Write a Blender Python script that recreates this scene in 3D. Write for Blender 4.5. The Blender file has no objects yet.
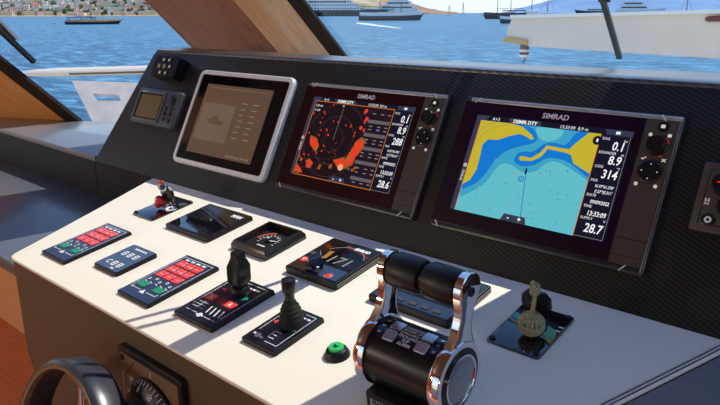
import bpy, bmesh, math, random
from mathutils import Vector as V, Matrix
random.seed(7)
R = math.radians
scn = bpy.context.scene
COL = scn.collection

# ------------------------------------------------------------------ camera
FPX = 660.0
CAM = V((0, 0, 1.6))
RX = V((0.75156104, 0.65966133, -0.00171026))
UX = V((-0.18097225, 0.20867588, 0.96109491))
FX = V((-0.63435404, 0.72201198, -0.27621306))
cd = bpy.data.cameras.new('camera')
cd.sensor_width = 36.0
cd.lens = 36.0 * FPX / 720.0
cd.clip_start = 0.02
cd.clip_end = 30000
cam = bpy.data.objects.new('camera', cd)
COL.objects.link(cam)
mw = Matrix.Identity(4)
for i in range(3):
    mw[i][0], mw[i][1], mw[i][2], mw[i][3] = RX[i], UX[i], -FX[i], CAM[i]
cam.matrix_world = mw
scn.camera = cam

# ------------------------------------------------------------------ frames of the two instrument surfaces
ORG = V((0, 1.03743672, 1.1258859))           # where the dash face meets the console top
UD, ND = V((0, 0.45423599, 0.8908814)), V((0, -0.8908814, 0.45423599))
UC, NC = V((0, 0.98682524, 0.1617898)), V((0, -0.1617898, 0.98682524))
XA = V((1, 0, 0))


class Frame:
    def __init__(s, up, nrm, org=ORG, xa=XA):
        s.up, s.n, s.org, s.xa = up, nrm, org, xa

    def at(s, u, v, h=0):
        return s.org + s.xa * u + s.up * v + s.n * h

    def mat(s, u, v, h=0):
        m = Matrix.Identity(4)
        p = s.at(u, v, h)
        for i in range(3):
            m[i][0], m[i][1], m[i][2], m[i][3] = s.xa[i], s.up[i], s.n[i], p[i]
        return m


DASH = Frame(UD, ND)
CONS = Frame(UC, NC)
WORLD = Frame(V((0, 1, 0)), V((0, 0, 1)), V((0, 0, 0)))


def sight(px, py):
    return FX + RX * ((px - 360) / FPX) - UX * ((py - 202.5) / FPX)


def hit(px, py, n, p):
    r = sight(px, py)
    return CAM + r * (n.dot(p - CAM) / n.dot(r))


def on(fr, px, py, h):
    p = hit(px, py, fr.n, fr.org + fr.n * h) - fr.org
    return (p.x, p.dot(fr.up))


def dp(px, py, h=0.0122):
    return on(DASH, px, py, h)


def cp(px, py, h=0.007):
    return on(CONS, px, py, h)


def at_depth(px, py, d):
    return CAM + sight(px, py) * d


def at_z(px, py, z):
    return hit(px, py, V((0, 0, 1)), V((0, 0, z)))


def at_y(px, py, y):
    return hit(px, py, V((0, 1, 0)), V((0, y, 0)))


# ------------------------------------------------------------------ materials
MATS = {}


def nmat(name):
    m = bpy.data.materials.new(name)
    m.use_nodes = True
    nt = m.node_tree
    b = nt.nodes['Principled BSDF']
    return m, nt, b


def S(b, **k):
    for a, v in k.items():
        a = a.replace('_', ' ')
        if a in b.inputs:
            if isinstance(v, tuple) and len(v) == 3:
                v = (*v, 1)
            b.inputs[a].default_value = v


def lin(r, g, b):
    f = lambda c: (c / 255 / 12.92) if c / 255 <= .04045 else ((c / 255 + .055) / 1.055) ** 2.4
    return (f(r), f(g), f(b))


def coords(nt, scale=(1, 1, 1), rot=(0, 0, 0), kind='Object'):
    tc = nt.nodes.new('ShaderNodeTexCoord')
    mp = nt.nodes.new('ShaderNodeMapping')
    mp.inputs['Scale'].default_value = scale
    mp.inputs['Rotation'].default_value = rot
    nt.links.new(tc.outputs[kind], mp.inputs['Vector'])
    return mp.outputs['Vector']


def noise(nt, vec, scale, detail=3, rough=.5, dist=0):
    n = nt.nodes.new('ShaderNodeTexNoise')
    n.inputs['Scale'].default_value = scale
    n.inputs['Detail'].default_value = detail
    n.inputs['Roughness'].default_value = rough
    n.inputs['Distortion'].default_value = dist
    nt.links.new(vec, n.inputs['Vector'])
    return n.outputs['Fac']


def ramp(nt, fac, stops):
    r = nt.nodes.new('ShaderNodeValToRGB')
    e = r.color_ramp.elements
    while len(e) < len(stops):
        e.new(.5)
    for i, (p, c) in enumerate(stops):
        e[i].position = p
        e[i].color = (*c, 1)
    nt.links.new(fac, r.inputs['Fac'])
    return r.outputs['Color']


def bump(nt, b, fac, strength, dist):
    n = nt.nodes.new('ShaderNodeBump')
    n.inputs['Strength'].default_value = strength
    n.inputs['Distance'].default_value = dist
    nt.links.new(fac, n.inputs['Height'])
    nt.links.new(n.outputs['Normal'], b.inputs['Normal'])


def plain(name, col, rough=.4, metal=0., spec=.5, coat=0., var=.12, vs=60, bmp=0.):
    """a plain surface with slight procedural unevenness"""
    m, nt, b = nmat(name)
    vec = coords(nt)
    f = noise(nt, vec, vs, 3)
    lo = tuple(c * (1 - var) for c in col)
    hi = tuple(min(1, c * (1 + var)) for c in col)
    nt.links.new(ramp(nt, f, [(.3, lo), (.7, hi)]), b.inputs['Base Color'])
    S(b, Roughness=rough, Metallic=metal, Specular_IOR_Level=spec, Coat_Weight=coat, Coat_Roughness=.05)
    if bmp:
        bump(nt, b, noise(nt, vec, vs * 8, 2), bmp, .001)
    MATS[name] = m
    return m


def glow(name, col, strength=1.0, base=(0.004, 0.004, 0.005)):
    m, nt, b = nmat(name)
    S(b, Base_Color=base, Roughness=.12, Specular_IOR_Level=.3, Emission_Color=col, Emission_Strength=strength)
    MATS[name] = m
    return m


def woodmat(name, dark, light, scale=(1, 14, 1), rough=.35, coat=.2, ns=9):
    m, nt, b = nmat(name)
    vec = coords(nt, scale)
    f = noise(nt, vec, ns, 5, .6, 1.2)
    nt.links.new(ramp(nt, f, [(.28, dark), (.5, tuple((a + c) / 2 for a, c in zip(dark, light))), (.74, light)]), b.inputs['Base Color'])
    S(b, Roughness=rough, Coat_Weight=coat, Coat_Roughness=.2)
    bump(nt, b, f, .08, .002)
    MATS[name] = m
    return m


def carbon(name, c0, c1, pitch=.0075, rough=.34, ang=0.62, coat=.25, spec=.45):
    """woven carbon film: fine diagonal ribs"""
    m, nt, b = nmat(name)
    vec = coords(nt, (1 / pitch, 1 / pitch, 1 / pitch), (0, 0, 0))
    sx = nt.nodes.new('ShaderNodeSeparateXYZ')
    nt.links.new(vec, sx.inputs[0])

    def M(op, a, bb=None):
        n = nt.nodes.new('ShaderNodeMath')
        n.operation = op
        for i, q in enumerate((a, bb)):
            if q is None:
                continue
            if isinstance(q, (int, float)):
                n.inputs[i].default_value = q
            else:
                nt.links.new(q, n.inputs[i])
        return n.outputs[0]
    yz = M('ADD', sx.outputs['Y'], M('MULTIPLY', sx.outputs['Z'], 1.0))
    t = M('ADD', M('MULTIPLY', sx.outputs['X'], ang), yz)
    w = M('SINE', M('MULTIPLY', t, 6.2832 / 1.4))
    w2 = M('SINE', M('MULTIPLY', M('SUBTRACT', sx.outputs['X'], M('MULTIPLY', yz, .4)), 6.2832 / .9))
    f = M('MULTIPLY_ADD', w, .5)
    f.node.inputs[2].default_value = .5
    f2 = M('MULTIPLY_ADD', w2, .12)
    f2.node.inputs[2].default_value = 0.
    f3 = M('ADD', f, f2)
    nt.links.new(ramp(nt, f3, [(.15, c0), (.85, c1)]), b.inputs['Base Color'])
    S(b, Roughness=rough, Specular_IOR_Level=spec, Coat_Weight=coat, Coat_Roughness=.18)
    bump(nt, b, f3, .25, .0006)
    MATS[name] = m
    return m


carbon('carbon', (.006, .0055, .0055), (.022, .020, .0185), rough=.5, coat=.0, spec=.22)
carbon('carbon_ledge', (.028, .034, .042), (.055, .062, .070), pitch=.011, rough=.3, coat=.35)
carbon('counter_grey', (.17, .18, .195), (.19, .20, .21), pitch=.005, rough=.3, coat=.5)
carbon('carbon_shelf', (.085, .095, .115), (.125, .135, .155), pitch=.006, rough=.35, coat=.4, ang=.15)
plain('cream', lin(242, 236, 220), rough=.5, var=.025, vs=220, bmp=.12)
MATS['cream'].node_tree.nodes['Principled BSDF'].inputs['Specular IOR Level'].default_value = .38
plain('front_brown', lin(84, 68, 46), rough=.6, var=.08, vs=30, bmp=.05)
plain('side_vinyl', lin(120, 125, 132), rough=.3, var=.04, vs=40)
plain('seam', lin(70, 72, 76), rough=.7)
plain('black_gloss', (.006, .006, .008), rough=.035, coat=1., var=.05)
plain('black_glass', (.004, .0035, .006), rough=.06, var=.05)
plain('purple_glass', (.010, .003, .016), rough=.08, var=.05)
plain('red_glass', (.020, .0035, .006), rough=.08, var=.05)
plain('black_plastic', (.007, .007, .008), rough=.4, spec=.3, var=.15, bmp=.05)
plain('black_satin', (.008, .008, .009), rough=.3, spec=.35, var=.1)
plain('black_shine', (.010, .010, .011), rough=.3, spec=.6, var=.1)
plain('rubber', (.012, .012, .012), rough=.6, spec=.3, var=.2, bmp=.1)
plain('grip', (.010, .010, .011), rough=.42, spec=.4, var=.15, bmp=.08)
plain('dial_plate', lin(120, 96, 70), rough=.35, var=.06)
plain('key_brown', (.062, .046, .036), rough=.4, var=.06)
plain('bezel_lit', (.45, .46, .48), rough=.3, metal=.6, var=.08)  # lightened for the sky reflection on the top rims
plain('bezel_dark', (.030, .031, .034), rough=.3, metal=.3, var=.08)
plain('edge_grey', (.20, .20, .19), rough=.3, metal=.3)
plain('silver', (.84, .83, .80), rough=.3, metal=.25, var=.03)
plain('chrome', (.88, .88, .89), rough=.045, metal=1., var=.01)
plain('brushed', (.62, .62, .63), rough=.28, metal=1., var=.06)
plain('disc_face', (.36, .38, .41), rough=.22, metal=1., var=.05)
plain('brass', (.55, .40, .14), rough=.3, metal=1.)
plain('panel_gloss', lin(20, 26, 42), rough=.2, var=.05)
plain('panel_navy', lin(34, 46, 72), rough=.3, var=.06)
plain('panel_ink', lin(16, 20, 34), rough=.28, var=.06)
plain('pad_blue', lin(62, 82, 112), rough=.4, var=.05)
plain('white_print', (.80, .80, .78), rough=.5, var=.03)
plain('grey_print', (.35, .36, .38), rough=.5, var=.03)
plain('led_red', lin(240, 66, 60), rough=.35, var=.1, vs=300)
plain('led_dark_red', lin(110, 14, 18), rough=.35, var=.1)
plain('led_green', lin(22, 140, 96), rough=.35, var=.1, vs=300)
plain('button_green', lin(50, 190, 95), rough=.3, var=.05)
plain('fob_red', lin(196, 22, 40), rough=.25, var=.15, coat=.5)
plain('case_grey', lin(66, 68, 74), rough=.4, var=.06)
plain('rib_grey', lin(96, 98, 104), rough=.4, var=.05)
plain('lcd_olive', lin(104, 90, 44), rough=.3, var=.05)
plain('rope', lin(160, 160, 122), rough=.9, var=.3, vs=260, bmp=.5)
plain('gauge_face', (.012, .012, .013), rough=.4)
plain('gauge_red', lin(176, 84, 70), rough=.5)
plain('frame_dark', lin(48, 34, 27), rough=.7, var=.1, spec=.2)
plain('ceiling_pale', lin(104, 80, 62), rough=.6, var=.05, vs=5)
plain('white_gel', lin(216, 206, 190), rough=.25, var=.03, vs=4)
plain('tan', lin(196, 158, 96), rough=.6, var=.15)
plain('teak_grey', lin(190, 184, 176), rough=.6, var=.12, vs=8)
plain('wheel_leather', (.035, .038, .048), rough=.3, var=.15, bmp=.1)
plain('wheel_inner', lin(120, 98, 70), rough=.45, var=.1)
plain('hull_dark', lin(28, 34, 52), rough=.4, var=.1, vs=1)
plain('hull_white', lin(228, 228, 224), rough=.35, var=.03, vs=1)
plain('hull_wood', lin(206, 156, 104), rough=.5, var=.2, vs=.6)
plain('canvas_blue', lin(36, 56, 104), rough=.8, var=.1, vs=1)
plain('canvas_teal', lin(36, 150, 170), rough=.8, var=.1, vs=1)
plain('mast', lin(110, 92, 74), rough=.5, var=.1, vs=1)
plain('window_dark', (.02, .025, .03), rough=.1)
plain('house_white', lin(236, 230, 220), rough=.8, var=.05, vs=.2)
plain('house_cream', lin(222, 206, 180), rough=.8, var=.05, vs=.2)
plain('roof_tile', lin(168, 96, 70), rough=.8, var=.15, vs=.6)
plain('foliage', lin(72, 88, 50), rough=.9, var=.5, vs=.25)
plain('red_paint', lin(120, 40, 36), rough=.4)
woodmat('bounce_teak', lin(196, 168, 128), lin(222, 196, 158), scale=(14, 1, 1), ns=3, rough=.7, coat=0)
woodmat('walnut', lin(132, 80, 42), lin(172, 112, 66), scale=(9, 1, 1.4), ns=7)
woodmat('cherry', lin(214, 138, 76), lin(234, 168, 106), scale=(12, 1, 1), ns=6)
woodmat('cherry_lit', lin(216, 158, 106), lin(238, 190, 142), scale=(12, 1, 1), ns=6)  # cherry again, with the light falling on it put into the colour
woodmat('mahogany_floor', lin(190, 98, 58), lin(214, 122, 76), scale=(2, 16, 1), ns=4, rough=.2, coat=.6)

for nm, c in dict(
        fill_glow=(255, 214, 160), map_teal=(96, 188, 200), map_mid=(58, 160, 198), map_blue=(12, 118, 206), map_land=(196, 178, 46),
        map_line=(40, 92, 130), scr_navy=(18, 18, 38), scr_bar=(52, 56, 78), scr_white=(240, 240, 240),
        scr_grey=(150, 150, 152), scr_orange=(214, 120, 40), radar_bg=(26, 14, 22), radar_red=(226, 62, 36), radar_dim=(150, 86, 30),
        radar_peach=(244, 170, 120), radar_ring=(88, 74, 80), radar_panel=(30, 18, 30), radar_green=(92, 130, 60),
        tablet_brown=(92, 70, 56), tablet_box=(104, 86, 74), tablet_text=(128, 108, 96), led_amber=(170, 128, 44),
        led_red_lit=(236, 40, 40), led_blue_lit=(60, 80, 230), led_green_lit=(40, 190, 120), scr_blue=(40, 60, 180), scr_dim=(96, 92, 98), backlit=(205, 200, 190)).items():
    glow(nm, lin(*c), 1.0)

# glass
def glassmat(name, gl=.05, tint=(1, 1, 1)):
    m = bpy.data.materials.new(name)
    m.use_nodes = True
    nt = m.node_tree
    nt.nodes.remove(nt.nodes['Principled BSDF'])
    tr = nt.nodes.new('ShaderNodeBsdfTransparent')
    tr.inputs[0].default_value = (*tint, 1)
    g = nt.nodes.new('ShaderNodeBsdfGlossy')
    g.inputs['Roughness'].default_value = .02
    lw = nt.nodes.new('ShaderNodeFresnel')
    lw.inputs[0].default_value = 1.12
    mx = nt.nodes.new('ShaderNodeMixShader')
    nt.links.new(lw.outputs[0], mx.inputs[0])
    nt.links.new(tr.outputs[0], mx.inputs[1])
    nt.links.new(g.outputs[0], mx.inputs[2])
    nt.links.new(mx.outputs[0], nt.nodes['Material Output'].inputs[0])
    MATS[name] = m
    return m


glassmat('glass')

# sea
m, nt, b = nmat('sea_water')
vec = coords(nt, (1, 1, 1), (0, 0, R(40)))
vec2 = coords(nt, (.55, 1.5, 1), (0, 0, R(40)))
f1 = noise(nt, vec2, .45, 8, .68, .6)
f2 = noise(nt, vec, .012, 3, .5)
c1 = ramp(nt, f1, [(.38, (.004, .062, .13)), (.50, (.014, .14, .26)), (.62, (.13, .38, .54))])  # ripple highlights and dark troughs put into the base colour
c2 = ramp(nt, f2, [(.3, (.75, .82, .92)), (.7, (1.15, 1.1, 1.05))])
mx = nt.nodes.new('ShaderNodeMix')
mx.data_type = 'RGBA'
mx.blend_type = 'MULTIPLY'
mx.inputs['Factor'].default_value = 1
nt.links.new(c1, mx.inputs['A'])
nt.links.new(c2, mx.inputs['B'])
nt.links.new(mx.outputs['Result'], b.inputs['Base Color'])
S(b, Roughness=.35, Specular_IOR_Level=.1)
bump(nt, b, f1, .7, .5)
MATS['sea_water'] = m

# hillsides
def hillmat(name, stops, scale, bscale=1.0):
    m, nt, b = nmat(name)
    vec = coords(nt)
    f = noise(nt, vec, scale, 6, .65, .3)
    nt.links.new(ramp(nt, f, stops), b.inputs['Base Color'])
    S(b, Roughness=.95, Specular_IOR_Level=.1)
    MATS[name] = m


hillmat('hill_green', [(.35, lin(112, 116, 84)), (.5, lin(158, 146, 118)), (.68, lin(196, 180, 150))], .02)
hillmat('hill_red', [(.3, lin(104, 92, 74)), (.5, lin(150, 122, 102)), (.7, lin(184, 152, 130))], .006)
hillmat('hill_haze', [(.3, lin(108, 140, 176)), (.5, lin(120, 150, 184)), (.7, lin(132, 160, 192))], .001)  # distance haze put into the mountain's base colour


# ------------------------------------------------------------------ mesh building
class MB:
    def __init__(s):
        s.bm = bmesh.new()
        s.k = 0
        s.names = []

    def mat(s, name):
        if name not in s.names:
            s.names.append(name)
        s.k = s.names.index(name)
        return s

    def _take(s, b, M=None):
        if M is not None:
            bmesh.ops.transform(b, matrix=M, verts=b.verts)
        for f in b.faces:
            f.material_index = s.k
        me = bpy.data.meshes.new('t')
        b.to_mesh(me)
        b.free()
        s.bm.from_mesh(me)
        bpy.data.meshes.remove(me)
        return s

    def box(s, x0, x1, y0, y1, z0, z1, bev=0., seg=2, M=None):
        b = bmesh.new()
        bmesh.ops.create_cube(b, size=1)
        for v in b.verts:
            v.co = V(((x0 + x1) / 2 + v.co.x * (x1 - x0), (y0 + y1) / 2 + v.co.y * (y1 - y0), (z0 + z1) / 2 + v.co.z * (z1 - z0)))
        if bev:
            bmesh.ops.bevel(b, geom=b.edges[:], offset=bev, segments=seg, affect='EDGES', profile=.5)
        return s._take(b, M)

    def prism(s, poly, z0, z1, bev=0., seg=2, M=None, bev_top_only=False):
        b = bmesh.new()
        lo = [b.verts.new((x, y, z0)) for x, y in poly]
        hi = [b.verts.new((x, y, z1)) for x, y in poly]
        n = len(poly)
        b.faces.new(lo[::-1])
        b.faces.new(hi)
        for i in range(n):
            b.faces.new((lo[i], lo[(i + 1) % n], hi[(i + 1) % n], hi[i]))
        bmesh.ops.recalc_face_normals(b, faces=b.faces[:])
        if bev:
            ed = [e for e in b.edges if all(abs(v.co.z - z1) < 1e-9 for v in e.verts)] if bev_top_only else b.edges[:]
            bmesh.ops.bevel(b, geom=ed, offset=bev, segments=seg, affect='EDGES', profile=.5)
        return s._take(b, M)

    def solid(s, verts, faces, bev=0., seg=2):
        b = bmesh.new()
        vs = [b.verts.new(v) for v in verts]
        for f in faces:
            b.faces.new([vs[i] for i in f])
        bmesh.ops.recalc_face_normals(b, faces=b.faces[:])
        if bev:
            bmesh.ops.bevel(b, geom=b.edges[:], offset=bev, segments=seg, affect='EDGES', profile=.5)
        return s._take(b)

    def loft(s, rings, caps=True, closed=True):
        b = bmesh.new()
        rs = [[b.verts.new(p) for p in r] for r in rings]
        n = len(rs[0])
        for a, c in zip(rs, rs[1:]):
            for i in range(n if closed else n - 1):
                j = (i + 1) % n
                b.faces.new((a[i], a[j], c[j], c[i]))
        if caps:
            b.faces.new(rs[0][::-1])
            b.faces.new(rs[-1])
        bmesh.ops.recalc_face_normals(b, faces=b.faces[:])
        return s._take(b)

    def tube(s, pts, r, seg=10):
        pts = [V(p) for p in pts]
        rr = r if isinstance(r, (list, tuple)) else [r] * len(pts)
        rings = []
        ref = None
        for i, p in enumerate(pts):
            t = (pts[min(i + 1, len(pts) - 1)] - pts[max(i - 1, 0)]).normalized()
            if ref is None:
                ref = t.orthogonal().normalized()
            else:
                ref = (ref - t * ref.dot(t)).normalized()
            bi = t.cross(ref)
            rings.append([p + (ref * math.cos(a) + bi * math.sin(a)) * rr[i] for a in [2 * math.pi * k / seg for k in range(seg)]])
        return s.loft(rings)

    def lathe(s, prof, o=(0, 0, 0), ax=(0, 0, 1), seg=28, caps=True):
        ax = V(ax).normalized()
        e1 = ax.orthogonal().normalized()
        e2 = ax.cross(e1)
        o = V(o)
        rings = [[o + ax * z + (e1 * math.cos(a) + e2 * math.sin(a)) * max(r, 1e-5) for a in [2 * math.pi * k / seg for k in range(seg)]] for r, z in prof]
        return s.loft(rings, caps)

    def ball(s, c, r, seg=16, sc=(1, 1, 1)):
        b = bmesh.new()
        bmesh.ops.create_uvsphere(b, u_segments=seg, v_segments=max(6, seg * 2 // 3), radius=r)
        return s._take(b, Matrix.Translation(V(c)) @ Matrix.Diagonal((*sc, 1)))

    def flat(s, poly, z, M=None):
        b = bmesh.new()
        f = b.faces.new([b.verts.new((x, y, z)) for x, y in poly])
        f.normal_update()
        if f.normal.z < 0:
            f.normal_flip()
        bmesh.ops.triangulate(b, faces=[f])
        return s._take(b, M)

    def rect(s, x0, x1, y0, y1, z, M=None):
        return s.flat([(x0, y0), (x1, y0), (x1, y1), (x0, y1)], z, M)

    def stroke(s, pts, w, z, closed=False, M=None):
        P = [V((x, y)) for x, y in pts]
        if closed:
            P = P + [P[0]]
        b = bmesh.new()
        for a, c in zip(P, P[1:]):
            d = (c - a)
            if d.length < 1e-7:
                continue
            d.normalize()
            n = V((-d.y, d.x)) * w / 2
            e = d * w / 2
            b.faces.new([b.verts.new((q.x, q.y, z)) for q in (a - e - n, c + e - n, c + e + n, a - e + n)])
        return s._take(b, M)

    def ring(s, c, r0, r1, z, seg=32, a0=0, a1=360, M=None):
        b = bmesh.new()
        n = max(3, int(seg * (a1 - a0) / 360))
        prev = None
        for i in range(n + 1):
            a = R(a0 + (a1 - a0) * i / n)
            q = (b.verts.new((c[0] + r0 * math.cos(a), c[1] + r0 * math.sin(a), z)), b.verts.new((c[0] + r1 * math.cos(a), c[1] + r1 * math.sin(a), z)))
            if prev:
                b.faces.new((prev[0], prev[1], q[1], q[0]))
            prev = q
        return s._take(b, M)

    def disc(s, c, r, z, seg=24, M=None):
        return s.flat([(c[0] + r * math.cos(2 * math.pi * k / seg), c[1] + r * math.sin(2 * math.pi * k / seg)) for k in range(seg)], z, M)

    def text(s, t, x, y, z, size, align='LEFT', shear=0., bold=0., sx=1., M=None):
        cu = bpy.data.curves.new('t', 'FONT')
        cu.body = t
        cu.size = size
        cu.align_x = align
        cu.shear = shear
        cu.offset = bold
        cu.resolution_u = 2
        o = bpy.data.objects.new('t', cu)
        COL.objects.link(o)
        bpy.context.view_layer.update()
        me = bpy.data.meshes.new_from_object(o)
        bpy.data.objects.remove(o)
        bpy.data.curves.remove(cu)
        b = bmesh.new()
        b.from_mesh(me)
        bpy.data.meshes.remove(me)
        T = Matrix.Translation((x, y, z)) @ Matrix.Diagonal((sx, 1, 1, 1))
        bmesh.ops.transform(b, matrix=T, verts=b.verts)
        return s._take(b, M)

    def build(s, name, parent=None, off=None, smooth=35):
        me = bpy.data.meshes.new(name)
        if off is not None:
            bmesh.ops.translate(s.bm, vec=-V(off), verts=s.bm.verts)
        s.bm.to_mesh(me)
        s.bm.free()
        for n in s.names:
            me.materials.append(MATS[n])
        if smooth:
            for p in me.polygons:
                p.use_smooth = True
            me.set_sharp_from_angle(angle=R(smooth))
        o = bpy.data.objects.new(name, me)
        COL.objects.link(o)
        if parent is not None:
            o.parent = parent
        return o


def mb(m):
    return MB().mat(m)


def tag(o, label=None, cat=None, group=None, kind=None):
    for k, v in (('label', label), ('category', cat), ('group', group), ('kind', kind)):
        if v:
            o[k] = v
    return o


class Thing:
    """an Empty at the thing's base, lying in its surface; parts are drawn in the surface's own coordinates"""

    def __init__(s, name, label, cat, fr, u, v, h=0, group=None, kind=None):
        s.off = (u, v, h)
        s.o = bpy.data.objects.new(name, None)
        s.o.empty_display_size = .05
        COL.objects.link(s.o)
        s.o.matrix_world = fr.mat(u, v, h)
        tag(s.o, label, cat, group, kind)

    def part(s, name, m, parent=None, label=None, smooth=35):
        o = m.build(name, parent or s.o, s.off, smooth)
        if label:
            o['label'] = label
        return o


def copy_tree(o, parent=None):
    c = o.copy()
    COL.objects.link(c)
    if parent is not None:
        c.parent = parent
    for ch in [k for k in bpy.data.objects if k.parent == o]:
        copy_tree(ch, c)
    return c


def rrect(x0, x1, y0, y1, r, n=5):
    out = []
    for cx, cy, a in ((x1 - r, y1 - r, 0), (x0 + r, y1 - r, 90), (x0 + r, y0 + r, 180), (x1 - r, y0 + r, 270)):
        for k in range(n + 1):
            t = R(a + 90 * k / n)
            out.append((cx + r * math.cos(t), cy + r * math.sin(t)))
    return out


# ================================================================== THE WHEELHOUSE
def structure(o, label=None, cat=None):
    o['kind'] = 'structure'
    if label:
        o['label'] = label
        o['category'] = cat
    return o


structure(mb('mahogany_floor').box(-4.4, 1.6, -2.4, 1.22, -.06, 0).build('floor'), 'reddish brown polished wooden floor below the console', 'floor')
structure(mb('cherry_lit').box(-4.4, 1.6, 1.18, 1.24, 0, .985).build('wall_front'), 'orange wooden wall panel under the left side counter', 'wall')
structure(mb('cherry').box(-4.4, -2.4, -2.46, -2.4, 0, 2.2).box(-.3, 1.6, -2.46, -2.4, 0, 2.2).box(-2.4, -.3, -2.46, -2.4, 2.0, 2.2).build('wall_back'), 'wooden wall behind the helm with a wide opening added to let daylight in', 'wall')  # unseen opening, shaped to let sky light reach the pillars
structure(mb('bounce_teak').box(-5.5, 2.7, -11, -2.4, -.12, -.06).build('bounce_deck'), 'added pale teak deck behind the wheelhouse, bouncing sun into the cabin', 'deck')  # unseen deck, added to bounce warm sun inside
structure(mb('ceiling_pale').box(-4.4, 1.6, -2.46, .62, 2.2, 2.26).build('ceiling'), 'wheelhouse ceiling above the helm', 'ceiling')
structure(mb('cherry').box(1.6, 1.66, -2.46, 1.7, 0, 1.15).box(1.6, 1.66, -2.46, -1.2, 1.15, 2.26).build('wall_right'), 'wooden side wall right of the helm', 'wall')
structure(mb('cherry').box(-4.46, -4.4, -2.46, 1.2, 0, 1.0).box(-4.46, -4.4, -2.46, -1.2, 1.0, 2.26).build('wall_left'), 'wooden side wall left of the helm', 'wall')

RAKE = 1.07
ZS = 1.487
UPV = V((0, -RAKE, 1))
SUN = V((.25, .564, 1))                      # towards the sun


def raked(mbx, base, z0, z1, thick=.03):
    """sweep a row of foot points up the slope of the windscreen, as a board"""
    back = [p + V((-.3, .75, .2)) * thick for p in base]
    ring = list(base) + back[::-1]
    return mbx.loft([[p + UPV * (z - p.z) for p in ring] for z in (z0, z1)])


# feet of the centre pillar's edges: the board faces aft, its right side runs back to the frame in the front pane
def foot(x, y, z, k):
    return V((x * k, y * k, 1.6 + (z - 1.6) * k))


E_L, E_B, E_S, E_F, E_R = foot(-1.931, 1.341, 1.487, 1.12), foot(-1.529, 1.367, 1.487, 1.16), foot(-1.422, 1.356, 1.487, 1.22), foot(-1.297, 1.351, 1.487, 1.29), foot(-1.246, 1.357, 1.487, 1.30)
GN = V((.105, -1, -RAKE)).normalized()      # front pane
GP = E_R + V((0, .014, 0))


def sunward(u, v):
    """the point of the front pane a ray from the console top to the sun goes through"""
    p = CONS.at(u, v, 0)
    return p + SUN * (GN.dot(GP - p) / GN.dot(SUN))


ctr = bpy.data.objects.new('trim_1', None)
COL.objects.link(ctr)
ctr.location = (-1.6, 1.45, 1.3)
structure(ctr, 'wide slanted wooden pillar between the two windscreen panes', 'pillar')


def ctr_part(name, m):
    return m.build(name, ctr, (-1.6, 1.45, 1.3), 30)


ctr_part('pillar_board', raked(mb('walnut'), [E_L, E_B], 1.25, 2.26))
ctr_part('pillar_return', raked(mb('cherry'), [E_B, E_S], 1.25, 2.26, .026))
ctr_part('pillar_strip', raked(mb('cherry_lit'), [E_S, E_F], 1.25, 2.26, .024))
ctr_part('pillar_frame', raked(mb('frame_dark'), [E_F, E_R], 1.25, 2.26, .02))

# right pillar (its left edge shades the right half of the console)
rp = bpy.data.objects.new('trim_2', None)
COL.objects.link(rp)
rp.location = (0, 1.7, 1.3)
structure(rp, 'wide slanted wooden pillar right of the helm', 'pillar')
q0, q1 = sunward(-.530, -.10), sunward(-.604, -.41)
d_ = (q1 - q0) / (q1.z - q0.z)
pf, ph = q0 + d_ * (1.25 - q0.z), q0 + d_ * (2.26 - q0.z)
w0, w1 = pf + V((.60, .08, 0)), ph + V((.60, .08, 0))
th = V((0, .75, .2)) * .03
mbp = mb('walnut').loft([[pf, w0, w0 + th, pf + th], [ph, w1, w1 + th, ph + th]])
mbp.build('pillar_board', rp, (0, 1.7, 1.3), 30)

# left pillar, in the canted left pane
FD = V((.897, .442, 0))                     # direction of the left pane's sill
FP = V((-2.856, 1.37, 1.141))               # a point of the sill


def facet(t, up, out=0.):
    return FP + FD * t + V((0, -1.022, 1)) * up + V((-.32, .65, .69)) * out


lp = bpy.data.objects.new('trim_3', None)
COL.objects.link(lp)
lp.location = FP
structure(lp, 'slanted orange wooden pillar at the left end of the windscreen', 'pillar')


def slab(m, t0, t1, u0, u1, o0, o1):
    c = [facet(t, u, o) for o in (o0, o1) for t, u in ((t0, u0), (t1, u0), (t1, u1), (t0, u1))]
    return m.solid(c, [(0, 1, 2, 3), (4, 5, 6, 7), (0, 1, 5, 4), (1, 2, 6, 5), (2, 3, 7, 6), (3, 0, 4, 7)])


slab(mb('frame_dark'), -.075, .0, -.1, 1.1, -.004, .012).build('pillar_frame', lp, FP, 30)
slab(mb('cherry'), -1.2, -.075, -.1, 1.1, 0, .012).build('pillar_board', lp, FP, 30)

# header beam
structure(mb('walnut').box(-4.4, 1.6, .50, .66, 2.12, 2.26).build('trim_4'), 'header beam along the top of the windscreen', 'beam')


# panes
def pane(name, label, quad):
    a, b_, c, d = quad
    n = (b_ - a).cross(d - a).normalized() * .006
    vs = [a, b_, c, d, a + n, b_ + n, c + n, d + n]
    o = mb('glass').solid(vs, [(0, 1, 2, 3), (4, 5, 6, 7), (0, 1, 5, 4), (1, 2, 6, 5), (2, 3, 7, 6), (3, 0, 4, 7)]).build(name, smooth=0)
    structure(o, label, 'window')


def csp(x, z):
    return V((x, GP.y + .01 + (x - GP.x) * .105 - RAKE * (z - GP.z), z))


pane('window_1', 'large raked windscreen pane in front of the dashboard', [csp(-1.65, ZS - .25), csp(-.30, ZS - .25), csp(-.28, 2.2), csp(-1.65, 2.2)])
pane('window_2', 'raked windscreen pane left of the wide wooden pillar', [facet(-.02, 0, .02), facet(.80, 0, .08), facet(.80, 1.05, .08), facet(-.02, 1.05, .02)])


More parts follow.
